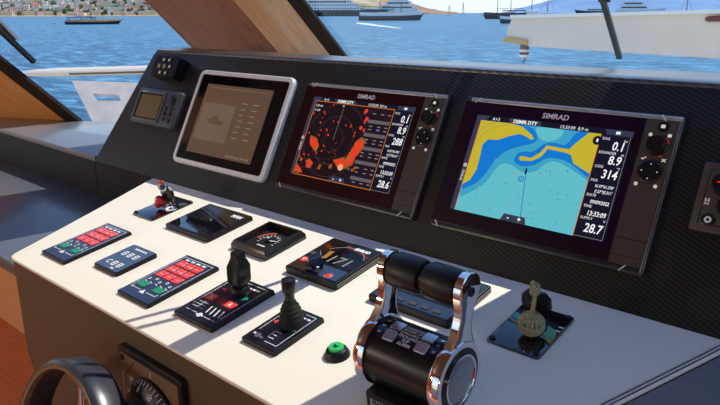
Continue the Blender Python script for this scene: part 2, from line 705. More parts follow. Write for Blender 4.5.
# ------------------------------------------------------------------ dashboard, counter, shelf, console
Y0 = ORG.y
dash = Thing('dashboard', 'black carbon-weave dashboard carrying the row of screens', 'dashboard', WORLD, -1., 1.2, .99)
TOPY, TOPZ = 1.0374 + .454236 * .405, 1.1259 + .8908814 * .405
ledge_back = [(.5, 1.62), (-.335, 1.452), (-.685, 1.392), (-1.186, 1.356), (-1.95, 1.345)]
# face slab with its left end
m = MB().mat('carbon')
e = .012
dpoly = [(-2.096, -.002), (.5, -.002), (.5, .4045), (-1.95, .4045), (-1.962, .39)]
m.prism(dpoly, -.02, 0, .004, 2, M=DASH.mat(0, 0))
face = dash.part('face_panel', m)
m = MB().mat('carbon')
m.solid([V((-2.098, 1.041, 1.128)), V((.5, 1.041, 1.128)), V((.5, 1.041, .99)), V((-2.098, 1.041, .99)),
         V((-2.098, 1.30, 1.128)), V((.5, 1.30, 1.128)), V((.5, 1.30, .99)), V((-2.098, 1.30, .99))],
        [(0, 1, 2, 3), (4, 5, 6, 7), (0, 1, 5, 4), (1, 2, 6, 5), (2, 3, 7, 6), (3, 0, 4, 7)])
dash.part('lower_panel', m)
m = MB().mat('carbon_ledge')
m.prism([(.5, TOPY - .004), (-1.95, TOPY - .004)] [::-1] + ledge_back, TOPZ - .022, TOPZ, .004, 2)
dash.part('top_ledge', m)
m = MB().mat('carbon')
bk = 1.34
m.solid([V((-2.092, 1.045, 1.12)), V((-2.092, bk, 1.12)), V((-1.952, bk, TOPZ - .02)), V((-1.952, TOPY, TOPZ - .02)),
         V((-2.05, 1.06, 1.12)), V((-2.05, bk, 1.12)), V((-1.90, bk, TOPZ - .02)), V((-1.90, TOPY + .02, TOPZ - .02))],
        [(0, 1, 2, 3), (4, 5, 6, 7), (0, 1, 5, 4), (1, 2, 6, 5), (2, 3, 7, 6), (3, 0, 4, 7)])
dash.part('end_panel', m)

# left counter with its top
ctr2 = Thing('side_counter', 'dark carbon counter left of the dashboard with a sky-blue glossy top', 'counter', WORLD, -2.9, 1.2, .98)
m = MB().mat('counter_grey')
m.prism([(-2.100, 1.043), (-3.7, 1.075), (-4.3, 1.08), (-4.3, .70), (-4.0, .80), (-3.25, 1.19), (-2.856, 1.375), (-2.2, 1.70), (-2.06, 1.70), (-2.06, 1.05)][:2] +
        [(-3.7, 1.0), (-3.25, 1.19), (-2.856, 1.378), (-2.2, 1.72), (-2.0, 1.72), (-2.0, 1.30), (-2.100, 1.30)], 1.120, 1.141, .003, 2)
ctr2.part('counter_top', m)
m = MB().mat('carbon')
m.solid([V((-2.105, 1.043, 1.121)), V((-2.105, 1.043, .995)), V((-4.38, 1.075, .995)), V((-4.38, 1.075, 1.121)),
         V((-2.105, 1.09, 1.121)), V((-2.105, 1.09, .995)), V((-4.38, 1.10, .995)), V((-4.38, 1.10, 1.121))],
        [(0, 1, 2, 3), (4, 5, 6, 7), (0, 1, 5, 4), (1, 2, 6, 5), (2, 3, 7, 6), (3, 0, 4, 7)])
ctr2.part('front_panel', m)

shelf = Thing('side_shelf', 'low dark ribbed shelf left of the cream console with a sunlit patch', 'shelf', WORLD, -2.4, .8, .97)
m = MB().mat('carbon_shelf')
m.prism([(-1.60, .585), (-1.74, 1.06), (-4.38, 1.1), (-4.38, .585)], .965, 1.0, .006, 2)
shelf.part('shelf_board', m)

cons = Thing('helm_console', 'cream leather-topped helm console with brown front carrying the instruments', 'console', CONS, -.95, -.22, 0)
outl = [(-1.737, -.001), (-.164, -.001), (-.180, -.040), (-.266, -.245), (-.371, -.491), (-1.575, -.491), (-1.592, -.487), (-1.601, -.475), (-1.612, -.43), (-1.674, -.21)]
m = MB().mat('cream')
m.prism(outl, -.008, 0, .003, 3)
cons.part('console_top', m, smooth=50)


def inset(poly, d):
    cx = sum(p[0] for p in poly) / len(poly)
    cy = sum(p[1] for p in poly) / len(poly)
    return [(cx + (x - cx) * (1 - d), cy + (y - cy) * (1 - d * 3)) for x, y in poly]


# console body: brown front, straight down
m = MB().mat('front_brown')
def low(p, z, dx=0., dy=0.):
    q = CONS.at(p[0], p[1], -.0075)
    return V((q.x + dx, q.y + dy, z if z is not None else q.z))


ins = inset(outl, .004)
cut = ins[2:]                                      # the outline without the back edge
inv = CONS.mat(0, 0).inverted()


def body_rings(pts):
    rings = []
    for k, (zz, pull) in enumerate(((None, 0), (.97, 0), (.80, 0.0), (.70, .05), (.62, .16), (.56, .24), (0.0, .24))):
        ring = []
        for p in pts:
            f = max(0, (-p[0] - 1.2) / .4)
            ring.append(low(p, zz, dx=pull * f, dy=0.) if zz is not None else low(p, None))
        rings.append(ring)
    return rings


full = [(-1.70, -.03)] + [(-.19, -.03)] + cut
rings = [[inv @ q for q in r] for r in body_rings(full)]
m.loft(rings)
cons.part('console_front', m, smooth=50)
# right hand side pad with its seam
m = MB().mat('side_vinyl')
A0, A1 = (-.1625, 0.0), (-.3725, -.50)
pts = []
for (u, v) in (A0, A1):
    q = CONS.at(u, v, -.003)
    pts.append(q)
d = V((.34, -.12, -.17))
vs = [pts[0], pts[1], pts[1] + d, pts[0] + d] + [p - V((0, 0, .12)) for p in (pts[0], pts[1], pts[1] + d, pts[0] + d)]
m.solid([inv @ v for v in vs], [(0, 1, 2, 3), (4, 5, 6, 7), (0, 1, 5, 4), (1, 2, 6, 5), (2, 3, 7, 6), (3, 0, 4, 7)], .006, 3)
cons.part('side_pad', m, label='blue-grey padded side of the console')
m = MB().mat('seam')
for dd in (.004, .0105):
    m.tube([(u_ - dd, v_, .0003) for u_, v_ in ((-.169, -.012), (-.180, -.040), (-.266, -.245), (-.368, -.484))], .0010, 6)
cons.part('seam', m)

# ------------------------------------------------------------------ screens on the dash
DH = .012


def mfd_body(t, u0, u1, v0, v1, face_m):
    m = MB().mat('bezel_dark')
    m.prism(rrect(u0, u1, v0, v1, .006, 3), 0, .0105, .003, 2, bev_top_only=True)
    # top rim with its sky highlight put into the colour, plain dark rim below
    m.mat('bezel_lit')
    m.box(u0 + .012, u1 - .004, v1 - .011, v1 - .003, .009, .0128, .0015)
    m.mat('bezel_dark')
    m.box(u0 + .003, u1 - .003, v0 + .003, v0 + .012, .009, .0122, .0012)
    m.mat('edge_grey')
    m.box(u1 - .0075, u1 - .0055, v0 + .006, v1 - .008, .010, .0126, .0004)
    m.box(u1 - .0040, u1 - .0025, v0 + .006, v1 - .008, .008, .0115, .0004)
    t.part('housing', m)
    m = MB().mat(face_m)
    m.box(u0 + .001, u1 - .062, v0 + .0125, v1 - .0115, .010, .0122, .0003, 1)
    t.part('screen_glass', m)
    m = MB().mat('key_brown')
    m.box(u1 - .061, u1 - .009, v0 + .0125, v1 - .0115, .010, .0121, .0003, 1)
    m.mat('black_plastic')
    m.rect(u1 - .061, u1 - .009, v0 + .056, v0 + .0575, .01215)
    m.rect(u1 - .061, u1 - .009, v0 + .0265, v0 + .0275, .01215)
    kp = t.part('key_panel', m)
    kc = u1 - .035
    return kp, kc


def mfd_keys(t, kp, u1, v1):
    kc = u1 - .0315
    # power key
    m = mb('black_satin').lathe([(.0095, 0), (.0095, .0015), (.0085, .0022), (.0001, .0022)], (kc, v1 - .0235, .0121), seg=22)
    m.mat('backlit').rect(kc - .0035, kc + .0035, v1 - .0265, v1 - .0205, .01435)
    t.part('key', m, kp)
    # rotary knob
    m = mb('black_satin').lathe([(.0175, 0), (.0175, .003), (.0155, .005), (.0150, .014), (.0138, .0155), (.0001, .0155)], (kc - .002, v1 - .0585, .0121), seg=30)
    t.part('knob', m, kp)
    for a in (-70, 20, 40):
        m = mb('led_red_lit').ring((kc - .002, v1 - .0585), .0185, .0195, .01218, 40, a, a + 14)
        t.part('indicator_mark', m, kp)
    # cursor pad ring
    m = mb('black_satin').lathe([(.0205, 0), (.0205, .0025), (.0185, .0038), (.0155, .0038), (.0145, .0022), (.0001, .0022)], (kc - .003, v1 - .1035, .0121), seg=32)
    m.mat('backlit')
    for a in (0, 90, 180, 270):
        m.disc((kc - .003 + .0128 * math.cos(R(a)), v1 - .1035 + .0128 * math.sin(R(a))), .0011, .0144, 8)
    t.part('cursor_pad', m, kp)
    z = .01225
    for x, y, k in ((kc - .0175, v1 - .039, 0), (kc + .0135, v1 - .038, 1), (kc - .0185, v1 - .0815, 2), (kc + .0145, v1 - .0815, 3), (kc - .0195, v1 - .1275, 4), (kc + .0125, v1 - .1275, 5)):
        m = mb('backlit')
        if k in (0, 4, 5):
            m.ring((x, y), .0017, .0032, z, 16)
            m.rect(x - .0009, x + .0009, y - .0022, y + .0027, z)
        elif k == 1:
            m.rect(x - .0031, x + .0031, y - .0027, y + .0027, z)
        elif k == 2:
            m.stroke([(x - .003, y), (x - .001, y - .0022), (x + .0036, y + .0022)], .0014, z)
        else:
            m.stroke([(x - .0026, y - .0022), (x + .0026, y + .0022)], .0014, z)
            m.stroke([(x - .0026, y + .0022), (x + .0026, y - .0022)], .0014, z)
        t.part('key_symbol', m, kp)


def corner_ticks(t, u0, u1, v0, v1):
    for x, y, s_ in ((u0 + .028, v1 - .008, 1), (u1 - .034, v1 - .008, -1), (u0 + .017, v0 + .007, -1), (u1 - .036, v0 + .007, 1)):
        t.part('corner_mark', mb('silver').stroke([(x - .004 * s_, y - .0048), (x + .004 * s_, y + .0048)], .0022, .01285))


Z1, ZD = .01232, .00009


def ui_common(t, u0, u1, v0, v1, data, time_txt):
    """side bar, top bar and data column shared by both chart plotters; (u0,v0)-(u1,v1) is the housing"""
    m = mb('white_print')
    m.text('SIMRAD', (u0 + u1) / 2 - .012, v1 - .0305, Z1, .0145, 'CENTER', .05, .0003, 1.05)
    t.part('maker_lettering', m)
    sx0, sx1, sy0, sy1 = u0 + .037, u0 + .350, v0 + .042, v0 + .242
    m = mb('scr_navy').rect(sx0, sx1, sy0, sy1, Z1)
    m.mat('scr_bar').rect(sx0, sx0 + .011, sy0, sy1, Z1 + ZD)
    m.flat([(sx0, sy1 - .010), (sx0 + .022, sy1 - .010), (sx0 + .030, sy1), (sx0, sy1)], Z1 + 2 * ZD)
    m.flat([(sx1 - .045, sy1 - .0105), (sx1, sy1 - .0105), (sx1, sy1), (sx1 - .050, sy1)], Z1 + 2 * ZD)
    m.flat([(sx0 + .075, sy1 - .010), (sx0 + .142, sy1 - .010), (sx0 + .138, sy1), (sx0 + .071, sy1)], Z1 + 2 * ZD)
    m.mat('scr_white')
    m.text('A+3', sx0 + .036, sy1 - .0085, Z1 + 3 * ZD, .0095)
    m.text('DEMIR DTY', sx0 + .107, sy1 - .0088, Z1 + 3 * ZD, .0098, 'CENTER', 0, .0003)
    m.text(time_txt, sx0 + .178, sy1 - .0085, Z1 + 3 * ZD, .0088)
    m.rect(sx1 - .030, sx1 - .022, sy1 - .008, sy1 - .003, Z1 + 3 * ZD)
    m.ring((sx0 + .0055, sy1 - .107), .002, .0036, Z1 + 3 * ZD, 14)
    Mv = Matrix.Translation((sx0 + .0078, sy1 - .140, Z1 + 3 * ZD)) @ Matrix.Rotation(R(90), 4, 'Z')
    m.text('SIMRAD', 0, 0, 0, .0066, M=Mv)
    # data column
    cx0, cx1 = sx1 - .054, sx1 - .006
    for (head, val, size, unit), (hy, vy) in zip(data, ((.0200, .0375), (.0455, .0635), (.0715, .0895), (.0975, .1075), (.1245, .1370), (.1450, .1590), (.1665, .1885))):
        m.text(head, cx0 + .003, sy1 - hy, Z1 + 3 * ZD, .0068)
        if unit:
            m.text(unit, cx1, sy1 - hy - .001, Z1 + 3 * ZD, .0066, 'RIGHT')
        for q, ln in enumerate(val.split('|')):
            m.text(ln, cx1 - .002, sy1 - vy - q * .0095, Z1 + 3 * ZD, size, 'RIGHT', .10, size * .018, .82)
    m.mat('scr_grey')
    m.stroke([(cx1 + .003, sy0 + .002), (cx1 + .003, sy1 - .012)], .0006, Z1 + 2 * ZD)
    m.stroke([(cx0, sy0 + .002), (cx1 + .003, sy0 + .002)], .0006, Z1 + 2 * ZD)
    return m, (sx0, sx1, sy0, sy1, cx0, cx1)


MU0, MU1, MV0, MV1 = -.740, -.3135, .0605, .3405
# ---- right chart plotter
tR = Thing('chart_plotter', 'largest chart plotter showing a blue and yellow sea chart, right of the radar screen', 'screen', DASH, (MU0 + MU1) / 2, (MV0 + MV1) / 2)
kp, kc = mfd_body(tR, MU0, MU1, MV0, MV1, 'purple_glass')
mfd_keys(tR, kp, MU1, MV1)
corner_ticks(tR, MU0, MU1, MV0, MV1)
data = [('SOG', '0.1', .0225, 'kn'), ('SOUNDER', '8.9', .0225, 'm'), ('COG', '314', .0225, '\u00b0T'), ('POS', "N 37\u00b001.370'|E 27\u00b025.311'", .0074, ''),
        ('DATE', '09/09/2022', .0090, ''), ('TIME', '13:33:09', .0122, ''), ('SUPPLY', '28.7', .0225, 'V')]
m, (sx0, sx1, sy0, sy1, cx0, cx1) = ui_common(tR, MU0, MU1, MV0, MV1, data, '13:33:09  8.9 m')
scr = tR.part('screen_display', m, smooth=0)

def pxs(l):
    return [dp(x, y) for x, y in l]


def clampx(pl, x0, x1, y0, y1):
    return [(min(max(x, x0), x1), min(max(y, y0), y1)) for x, y in pl]


mx0, mx1, my0, my1 = sx0 + .0115, cx0 - .001, sy0, sy1 - .0105


def smooth_poly(pl, it=2):
    for _ in range(it):
        q = []
        for a, c in zip(pl, pl[1:] + pl[:1]):
            q += [(a[0] * .75 + c[0] * .25, a[1] * .75 + c[1] * .25), (a[0] * .25 + c[0] * .75, a[1] * .25 + c[1] * .75)]
        pl = q
    return pl


zc = Z1 + ZD
m = mb('map_teal').rect(mx0, mx1, my0, my1, zc)
C = lambda pl: clampx(pl, mx0, mx1, my0, my1)
# medium water near the land
mid1 = pxs([(480, 119), (600, 128), (612, 131), (607, 150), (598, 176), (600, 190), (585, 178), (570, 168), (556, 160), (545, 163), (536, 172), (522, 172), (513, 165), (503, 162), (494, 170), (485, 184), (470, 192), (456, 199)])
m.mat('map_mid').flat(C(smooth_poly(mid1)), zc + ZD)
# light pocket at the top
m.mat('map_teal').flat(C(smooth_poly(pxs([(535, 124), (566, 127), (561, 138), (548, 143), (538, 138)]))), zc + 2 * ZD)
blue1 = pxs([(480, 119), (530, 124), (539, 138), (533, 144), (520, 146), (505, 151), (495, 160), (484, 176), (474, 185), (456, 191)])
m.mat('map_blue').flat(C(smooth_poly(blue1)), zc + 3 * ZD)
blue2 = pxs([(514, 158), (521, 151), (533, 153), (545, 143), (556, 143), (567, 147), (577, 130), (612, 128), (606, 150), (597, 184), (584, 175), (570, 162), (556, 158), (545, 158), (536, 165), (524, 167), (515, 163)])
m.mat('map_blue').flat(C(smooth_poly(blue2)), zc + 4 * ZD)
land1 = pxs([(480, 120), (513, 123), (523, 127), (532, 135), (534, 139), (531, 140), (527, 137), (520, 134), (510, 136), (498, 140), (488, 139.5), (482.5, 145), (481, 153), (477, 169), (470, 180), (461, 184)])
m.mat('map_land').flat(C(land1), zc + 5 * ZD)
land2 = pxs([(519, 158), (521, 156), (531, 158), (540, 153), (547, 145.5), (569, 149.5), (576, 143), (590, 131.5), (608, 134), (602, 156), (596, 177), (590, 174), (582, 169), (573.5, 163.5), (571, 155), (566, 153), (548, 149), (541, 157), (532, 161), (520, 160.5)])
m.flat(C(land2), zc + 5 * ZD)
# depth contours
m.mat('map_line')
for pl in (mid1, blue1, blue2):
    q = C(smooth_poly(pl))
    segs = [(a, c) for a, c in zip(q, q[1:] + q[:1]) if not (abs(a[0] - c[0]) < 1e-6 and (abs(a[0] - mx0) < 1e-6 or abs(a[0] - mx1) < 1e-6)) and not (abs(a[1] - c[1]) < 1e-6 and abs(a[1] - my1) < 1e-6)]
    for a, c in segs:
        m.stroke([a, c], .0005, zc + 6 * ZD)
q = C(smooth_poly(pxs([(462, 207), (480, 190), (493, 176), (507, 164), (523, 170), (540, 172), (552, 165), (566, 172), (577, 186), (596, 196)]), 1))
# soundings
random.seed(3)
m.mat('map_line')
for k in range(34):
    x, y = random.uniform(mx0 + .01, mx1 - .01), random.uniform(my0 + .006, my1 - .075)
    m.rect(x, x + .0022, y, y + .0014, zc + 6 * ZD)
m.mat('scr_orange')
for x, y in ((496, 160), (479, 187), (507, 203), (516, 174)):
    u, v = dp(x, y)
    m.rect(u - .001, u + .001, v - .002, v + .002, zc + 6 * ZD)
tR.part('sea_chart', m, scr, smooth=0)
# own course line, boat, waypoint and the zoom tab
m = mb('scr_blue')
a, c = dp(526.3, 171), dp(520.5, 217)
m.stroke([a, c], .0012, zc + 7 * ZD)
tR.part('course_line', m, scr, smooth=0)
m = mb('scr_navy')
m.flat([(a[0] - .0022, a[1] - .006), (a[0] + .0022, a[1] - .006), (a[0] + .0018, a[1] + .004), (a[0], a[1] + .007), (a[0] - .0018, a[1] + .004)], zc + 8 * ZD)
tR.part('boat_marker', m, scr, smooth=0)
m = mb('scr_bar')
u, v = dp(513.5, 216)
m.flat([(u - .025, my0), (u + .028, my0), (u + .023, my0 + .013), (u - .020, my0 + .013)], zc + 8 * ZD)
m.mat('scr_white')
m.text('-', u - .010, my0 + .003, zc + 9 * ZD, .012, 'CENTER', 0, .0005)
m.text('+', u + .013, my0 + .003, zc + 9 * ZD, .012, 'CENTER', 0, .0005)
tR.part('zoom_tab', m, scr, smooth=0)
u, v = dp(597.5, 140.5)
m = mb('scr_navy').disc((u, v), .0085, zc + 8 * ZD)
m.mat('scr_white').rect(u - .0018, u + .0018, v - .003, v + .003, zc + 9 * ZD)
tR.part('compass_badge', m, scr, smooth=0)
m = mb('map_mid')
u, v = dp(521, 179)
m.ring((u, v), .002, .0058, zc + 7 * ZD)
m.mat('map_line').ring((u, v), .0053, .006, zc + 8 * ZD)
tR.part('waypoint_ring', m, scr, smooth=0)
for xx in (mx0, mx1):
    tR.part('chart_edge_line', mb('scr_orange').rect(xx - .0006, xx + .0007, my0, my1, zc + 7 * ZD), scr, smooth=0)

# ---- left plotter: radar page
LD = -.469
LU0, LU1 = MU0 + LD, MU1 + LD
tL = Thing('chart_plotter', 'chart plotter showing a dark radar page with red echoes', 'screen', DASH, (LU0 + LU1) / 2, (MV0 + MV1) / 2)
kp, kc = mfd_body(tL, LU0, LU1, MV0, MV1, 'red_glass')
mfd_keys(tL, kp, LU1, MV1)
corner_ticks(tL, LU0, LU1, MV0, MV1)
dataL = [('SOG', '0.1', .0225, 'kn'), ('SOUNDER', '8.9', .0225, 'm'), ('COG', '288', .0225, '\u00b0T'), ('POS', "N 37\u00b001.370'|E 27\u00b025.311'", .0074, ''),
         ('DATE', '09/09/2022', .0090, ''), ('TIME', '13:33:09', .0122, ''), ('SUPPLY', '28.6', .0225, 'V')]
m, (sx0, sx1, sy0, sy1, cx0, cx1) = ui_common(tL, LU0, LU1, MV0, MV1, dataL, '13:33:09  8.9 m')
scr = tL.part('screen_display', m, smooth=0)
rx0, rx1 = sx0 + .0115, sx0 + .178
ry0, ry1 = sy0, sy1 - .0105
m = mb('radar_bg').rect(rx0, cx0 - .001, ry0, ry1, zc)
m.mat('radar_panel').rect(rx1, cx0 - .001, ry0, ry1, zc + ZD)
m.mat('scr_orange')
for a, c in (((rx0, ry1), (cx0 - .001, ry1)), ((rx0, ry0 + .0008), (cx0 - .001, ry0 + .0008)), ((cx0 - .001, ry0), (cx0 - .001, ry1)), ((rx0, ry0), (rx0, ry1))):
    m.stroke([a, c], .0014, zc + 2 * ZD)
rc = dp(333, 140)
m.mat('radar_ring')
for rr in (.030, .060, .0905):
    for k in range(72):
        a0 = R(5 * k)
        a1 = R(5 * k + 5)
        p = [(rc[0] + rr * math.cos(a), rc[1] + rr * math.sin(a)) for a in (a0, a1)]
        if all(rx0 < q[0] < rx1 and ry0 < q[1] < ry1 for q in p):
            m.stroke(p, .0005, zc + 2 * ZD)
m.mat('scr_grey').stroke([dp(344, 108), rc], .0007, zc + 3 * ZD)
tL.part('radar_page', m, scr, smooth=0)


def z5(l):
    return [dp(270 + x / 3.52, 85 + y / 3.52) for x, y in l]


def ragged(pl, amp, n=3):
    out = []
    for a, c in zip(pl, pl[1:] + pl[:1]):
        for k in range(n):
            f = k / n
            out.append((a[0] + (c[0] - a[0]) * f + random.uniform(-amp, amp), a[1] + (c[1] - a[1]) * f + random.uniform(-amp, amp)))
    return out


random.seed(11)
echo = [[(322, 186), (336, 196), (326, 226), (304, 250), (290, 280), (268, 292), (258, 272), (272, 250), (288, 226), (300, 204)],
        [(222, 262), (262, 256), (268, 290), (246, 298), (232, 284)],
        [(142, 180), (165, 186), (172, 212), (162, 236), (150, 222), (140, 206)],
        [(94, 276), (106, 288), (114, 308), (84, 306)],
        [(126, 266), (140, 260), (152, 274), (142, 292), (128, 288)]]
def grow(pl, k):
    cx, cy = sum(p[0] for p in pl) / len(pl), sum(p[1] for p in pl) / len(pl)
    return [(cx + (x - cx) * k, cy + (y - cy) * k) for x, y in pl]


for pl in echo:
    m = mb('radar_dim').flat(ragged(z5(grow(pl, 1.05)), .0016, 4), zc + 2 * ZD)
    m.mat('radar_red').flat(ragged(z5(grow(pl, .86)), .0013, 4), zc + 3 * ZD)
    m.mat('radar_bg')
    for k in range(4):
        a_, b_ = random.choice(pl), random.choice(pl)
        q = z5([((a_[0] * .6 + b_[0] * .4), (a_[1] * .6 + b_[1] * .4))])[0]
        m.flat(ragged([(q[0] - .0015, q[1] - .001), (q[0] + .0015, q[1] - .001), (q[0] + .001, q[1] + .0015)], .0006, 1), zc + 3.6 * ZD)
    tL.part('radar_echo', m, scr, smooth=0)
m = mb('radar_red')
dashes = [(180, 160), (195, 102), (225, 70), (240, 130), (200, 158), (296, 180), (285, 145), (335, 96), (334, 130), (331, 160), (105, 250), (120, 243), (136, 246), (268, 142),
          (185, 116), (192, 96), (172, 176), (205, 176), (224, 128), (155, 100), (178, 132), (120, 180), (138, 168), (300, 168), (232, 205), (182, 232), (164, 240), (190, 214)]
for i, (x, y) in enumerate(dashes):
    w, h = random.uniform(3, 6), random.uniform(4, 9)
    if i in (7, 8, 9):
        w, h = 8, 12
    m.flat(ragged(z5([(x - w / 2, y + h / 2), (x - w / 4, y - h / 2), (x + w / 2, y - h / 2), (x + w / 3, y + h / 2)]), .0006, 2), zc + 3 * ZD)
m.mat('radar_dim')
for x, y in ((175, 285), (211, 290), (172, 292), (214, 284), (110, 262), (290, 300), (300, 292)):
    m.flat(ragged(z5([(x - 5, y + 5), (x - 4, y - 5), (x + 5, y - 6), (x + 4, y + 4)]), .0012, 2), zc + 3 * ZD)
m.mat('radar_green')
for x, y in ((270, 262), (280, 258), (276, 296), (166, 222)):
    m.flat(ragged(z5([(x - 2, y + 4), (x - 2, y - 4), (x + 3, y - 4), (x + 2, y + 4)]), .0008, 2), zc + 3.5 * ZD)
m.mat('radar_peach')
u, v = z5([(248, 290)])[0]
m.flat(ragged([(u + .0085 * math.cos(k), v + .0085 * math.sin(k)) for k in [6.283 * q / 12 for q in range(12)]], .0008, 1), zc + 4 * ZD)
m.mat('radar_dim')
for k in range(46):
    x, y = random.choice(((200, 255), (150, 225), (112, 285), (285, 262), (170, 275), (230, 235)))
    x, y = x + random.gauss(0, 16), y + random.gauss(0, 12)
    u, v = z5([(x, y)])[0]
    if rx0 < u < rx1 - .004 and ry0 + .004 < v < ry1:
        m.flat([(u - .0012, v - .001), (u + .0014, v - .0006), (u + .0002, v + .0014)], zc + 2.5 * ZD)
tL.part('radar_speckle', m, scr, smooth=0)['kind'] = 'stuff'
# side table, buttons
m = mb('scr_dim')
pw = cx0 - .004
rows = [(.034, 'grey'), (.066, 'grey'), (.098, 'grey'), (.132, 'grey'), (.170, 'grey')]
for dy, _ in rows:
    m.rect(rx1 + .014, pw, ry1 - dy - .004, ry1 - dy + .004, zc + 2 * ZD)
m.mat('scr_grey')
for dy in (.016, .046, .054, .078, .086, .110, .118, .146, .156, .180):
    for xx in (rx1 + .022, rx1 + .046, rx1 + .066):
        if xx + .010 < pw:
            m.rect(xx, xx + .009, ry1 - dy, ry1 - dy + .0016, zc + 2 * ZD)
m.mat('scr_blue').rect(rx1 + .046, rx1 + .056, ry1 - .052, ry1 - .0495, zc + 3 * ZD)
m.mat('radar_red')
for x, y in ((366.5, 111), (367, 119), (361, 128)):
    u, v = dp(x, y)
    m.disc((u, v), .005, zc + 3 * ZD, 10)
tL.part('target_table', m, scr, smooth=0)
m = mb('scr_bar')
u, v = dp(336, 181)
m.flat([(u - .024, ry0 + .002), (u + .026, ry0 + .002), (u + .022, ry0 + .014), (u - .020, ry0 + .014)], zc + 4 * ZD)
m.mat('scr_white')
m.text('-', u - .010, ry0 + .004, zc + 5 * ZD, .012, 'CENTER', 0, .0005)
m.text('+', u + .012, ry0 + .004, zc + 5 * ZD, .012, 'CENTER', 0, .0005)
tL.part('zoom_tab', m, scr, smooth=0)
m = mb('scr_white')
m.text('1/8 nm', rx0 + .004, ry1 - .014, zc + 5 * ZD, .0085)
m.text('H UP', rx0 + .004, ry1 - .026, zc + 5 * ZD, .0085)
m.text('N', dp(344, 106)[0], ry1 - .008, zc + 5 * ZD, .007, 'CENTER')
tL.part('range_text', m, scr, smooth=0)

# ---- tablet-like monitor
t = Thing('touch_monitor', 'square touch monitor with a thick silver frame and faint brown screen', 'screen', DASH, -1.458, .205)
TU0, TU1, TV0, TV1 = -1.660, -1.2575, .0615, .3465
m = mb('silver')
b = bmesh.new()
outer = rrect(TU0, TU1, TV0, TV1, .02, 6)
inner = rrect(TU0 + .0135, TU1 - .0135, TV0 + .0135, TV1 - .0135, .008, 6)
r0 = [V((x, y, 0)) for x, y in outer]
r1 = [V((x, y, .010)) for x, y in outer]
r2 = [V((x, y, .0145)) for x, y in rrect(TU0 + .003, TU1 - .003, TV0 + .003, TV1 - .003, .018, 6)]
r3 = [V((x, y, .0145)) for x, y in inner]
r4 = [V((x, y, .010)) for x, y in inner]
m.loft([r0, r1, r2, r3, r4])
t.part('frame', m, label='silver frame')
m = mb('black_glass').prism(rrect(TU0 + .0137, TU1 - .0137, TV0 + .0137, TV1 - .0137, .007, 5), .008, .0116)
t.part('screen_glass', m)
SU0, SU1, SV0, SV1 = -1.609, -1.3235, .0995, .3055
z = .0118
m = mb('tablet_brown').rect(SU0, SU1, SV0, SV1, z)
m.mat('tablet_box').rect(SU0 + .012, SU0 + .155, SV0 + .040, SV0 + .150, z + ZD)
m.mat('tablet_brown').flat([(SU0 + .045, SV0 + .104), (SU0 + .060, SV0 + .090), (SU0 + .115, SV0 + .088), (SU0 + .125, SV0 + .100), (SU0 + .100, SV0 + .103), (SU0 + .092, SV0 + .116), (SU0 + .070, SV0 + .116), (SU0 + .066, SV0 + .104)], z + 2 * ZD)
m.mat('tablet_text')
for k in range(7):
    for xx, ww in ((.178, .022), (.222, .026)):
        m.rect(SU0 + xx, SU0 + xx + ww - (k % 3) * .003, SV0 + .158 - k * .0165, SV0 + .1612 - k * .0165, z + ZD)
for k in range(8):
    m.rect(SU0 + .178 + k * .0125, SU0 + .185 + k * .0125, SV0 + .006, SV0 + .012, z + ZD)
m.rect(SU0 + .02, SU0 + .26, SV0 + .196, SV0 + .1972, z + ZD)
t.part('screen_display', m, smooth=0)

# ---- fish finder with olive lcd
t = Thing('depth_sounder', 'small grey depth sounder with a blank olive display on the dashboard', 'depth sounder', DASH, -1.818, .208)
u0, u1, v0, v1 = -1.935, -1.703, .150, .2675
HS = .022
m = mb('case_grey').prism(rrect(u0, u1, v0, v1, .010, 4), 0, HS, .006, 3, bev_top_only=True)
t.part('case', m)
m = mb('rib_grey')
for a, c in ((u0 + .010, u0 + .017), (u0 + .150, u0 + .156)):
    m.box(a, c, v0 + .010, v1 - .010, HS - .002, HS + .004, .0015)
m.box(u0 + .010, u0 + .156, v1 - .017, v1 - .010, HS - .002, HS + .004, .0015)
m.box(u0 + .010, u0 + .156, v0 + .010, v0 + .017, HS - .002, HS + .004, .0015)
t.part('display_frame', m)
m = mb('black_plastic').rect(u0 + .016, u0 + .151, v0 + .016, v1 - .016, HS + .0004)
m.mat('lcd_olive').rect(u0 + .026, u0 + .140, v0 + .022, v1 - .022, HS + .0009)
m.mat('white_print').rect(u0 + .030, u0 + .058, v1 - .0145, v1 - .0125, HS + .0042)
t.part('display', m)
m = mb('black_plastic').lathe([(.020, 0), (.020, .003), (.017, .0045), (.0001, .0045)], (u0 + .192, v1 - .032, HS), seg=24)
m.mat('rib_grey').ring((u0 + .192, v1 - .032), .006, .008, HS + .0047, 16)
t.part('arrow_pad', m)
for kx, ky in ((.174, .060), (.204, .060), (.174, .044), (.204, .044), (.178, .026), (.206, .024)):
    m = mb('black_satin').prism(rrect(u0 + kx - .009, u0 + kx + .009, v0 + ky - .0055, v0 + ky + .0055, .004, 3), HS, HS + .003, .001, 2, bev_top_only=True)
    m.mat('rib_grey').rect(u0 + kx - .004, u0 + kx + .004, v0 + ky - .0012, v0 + ky + .0012, HS + .0032)
    t.part('key', m)

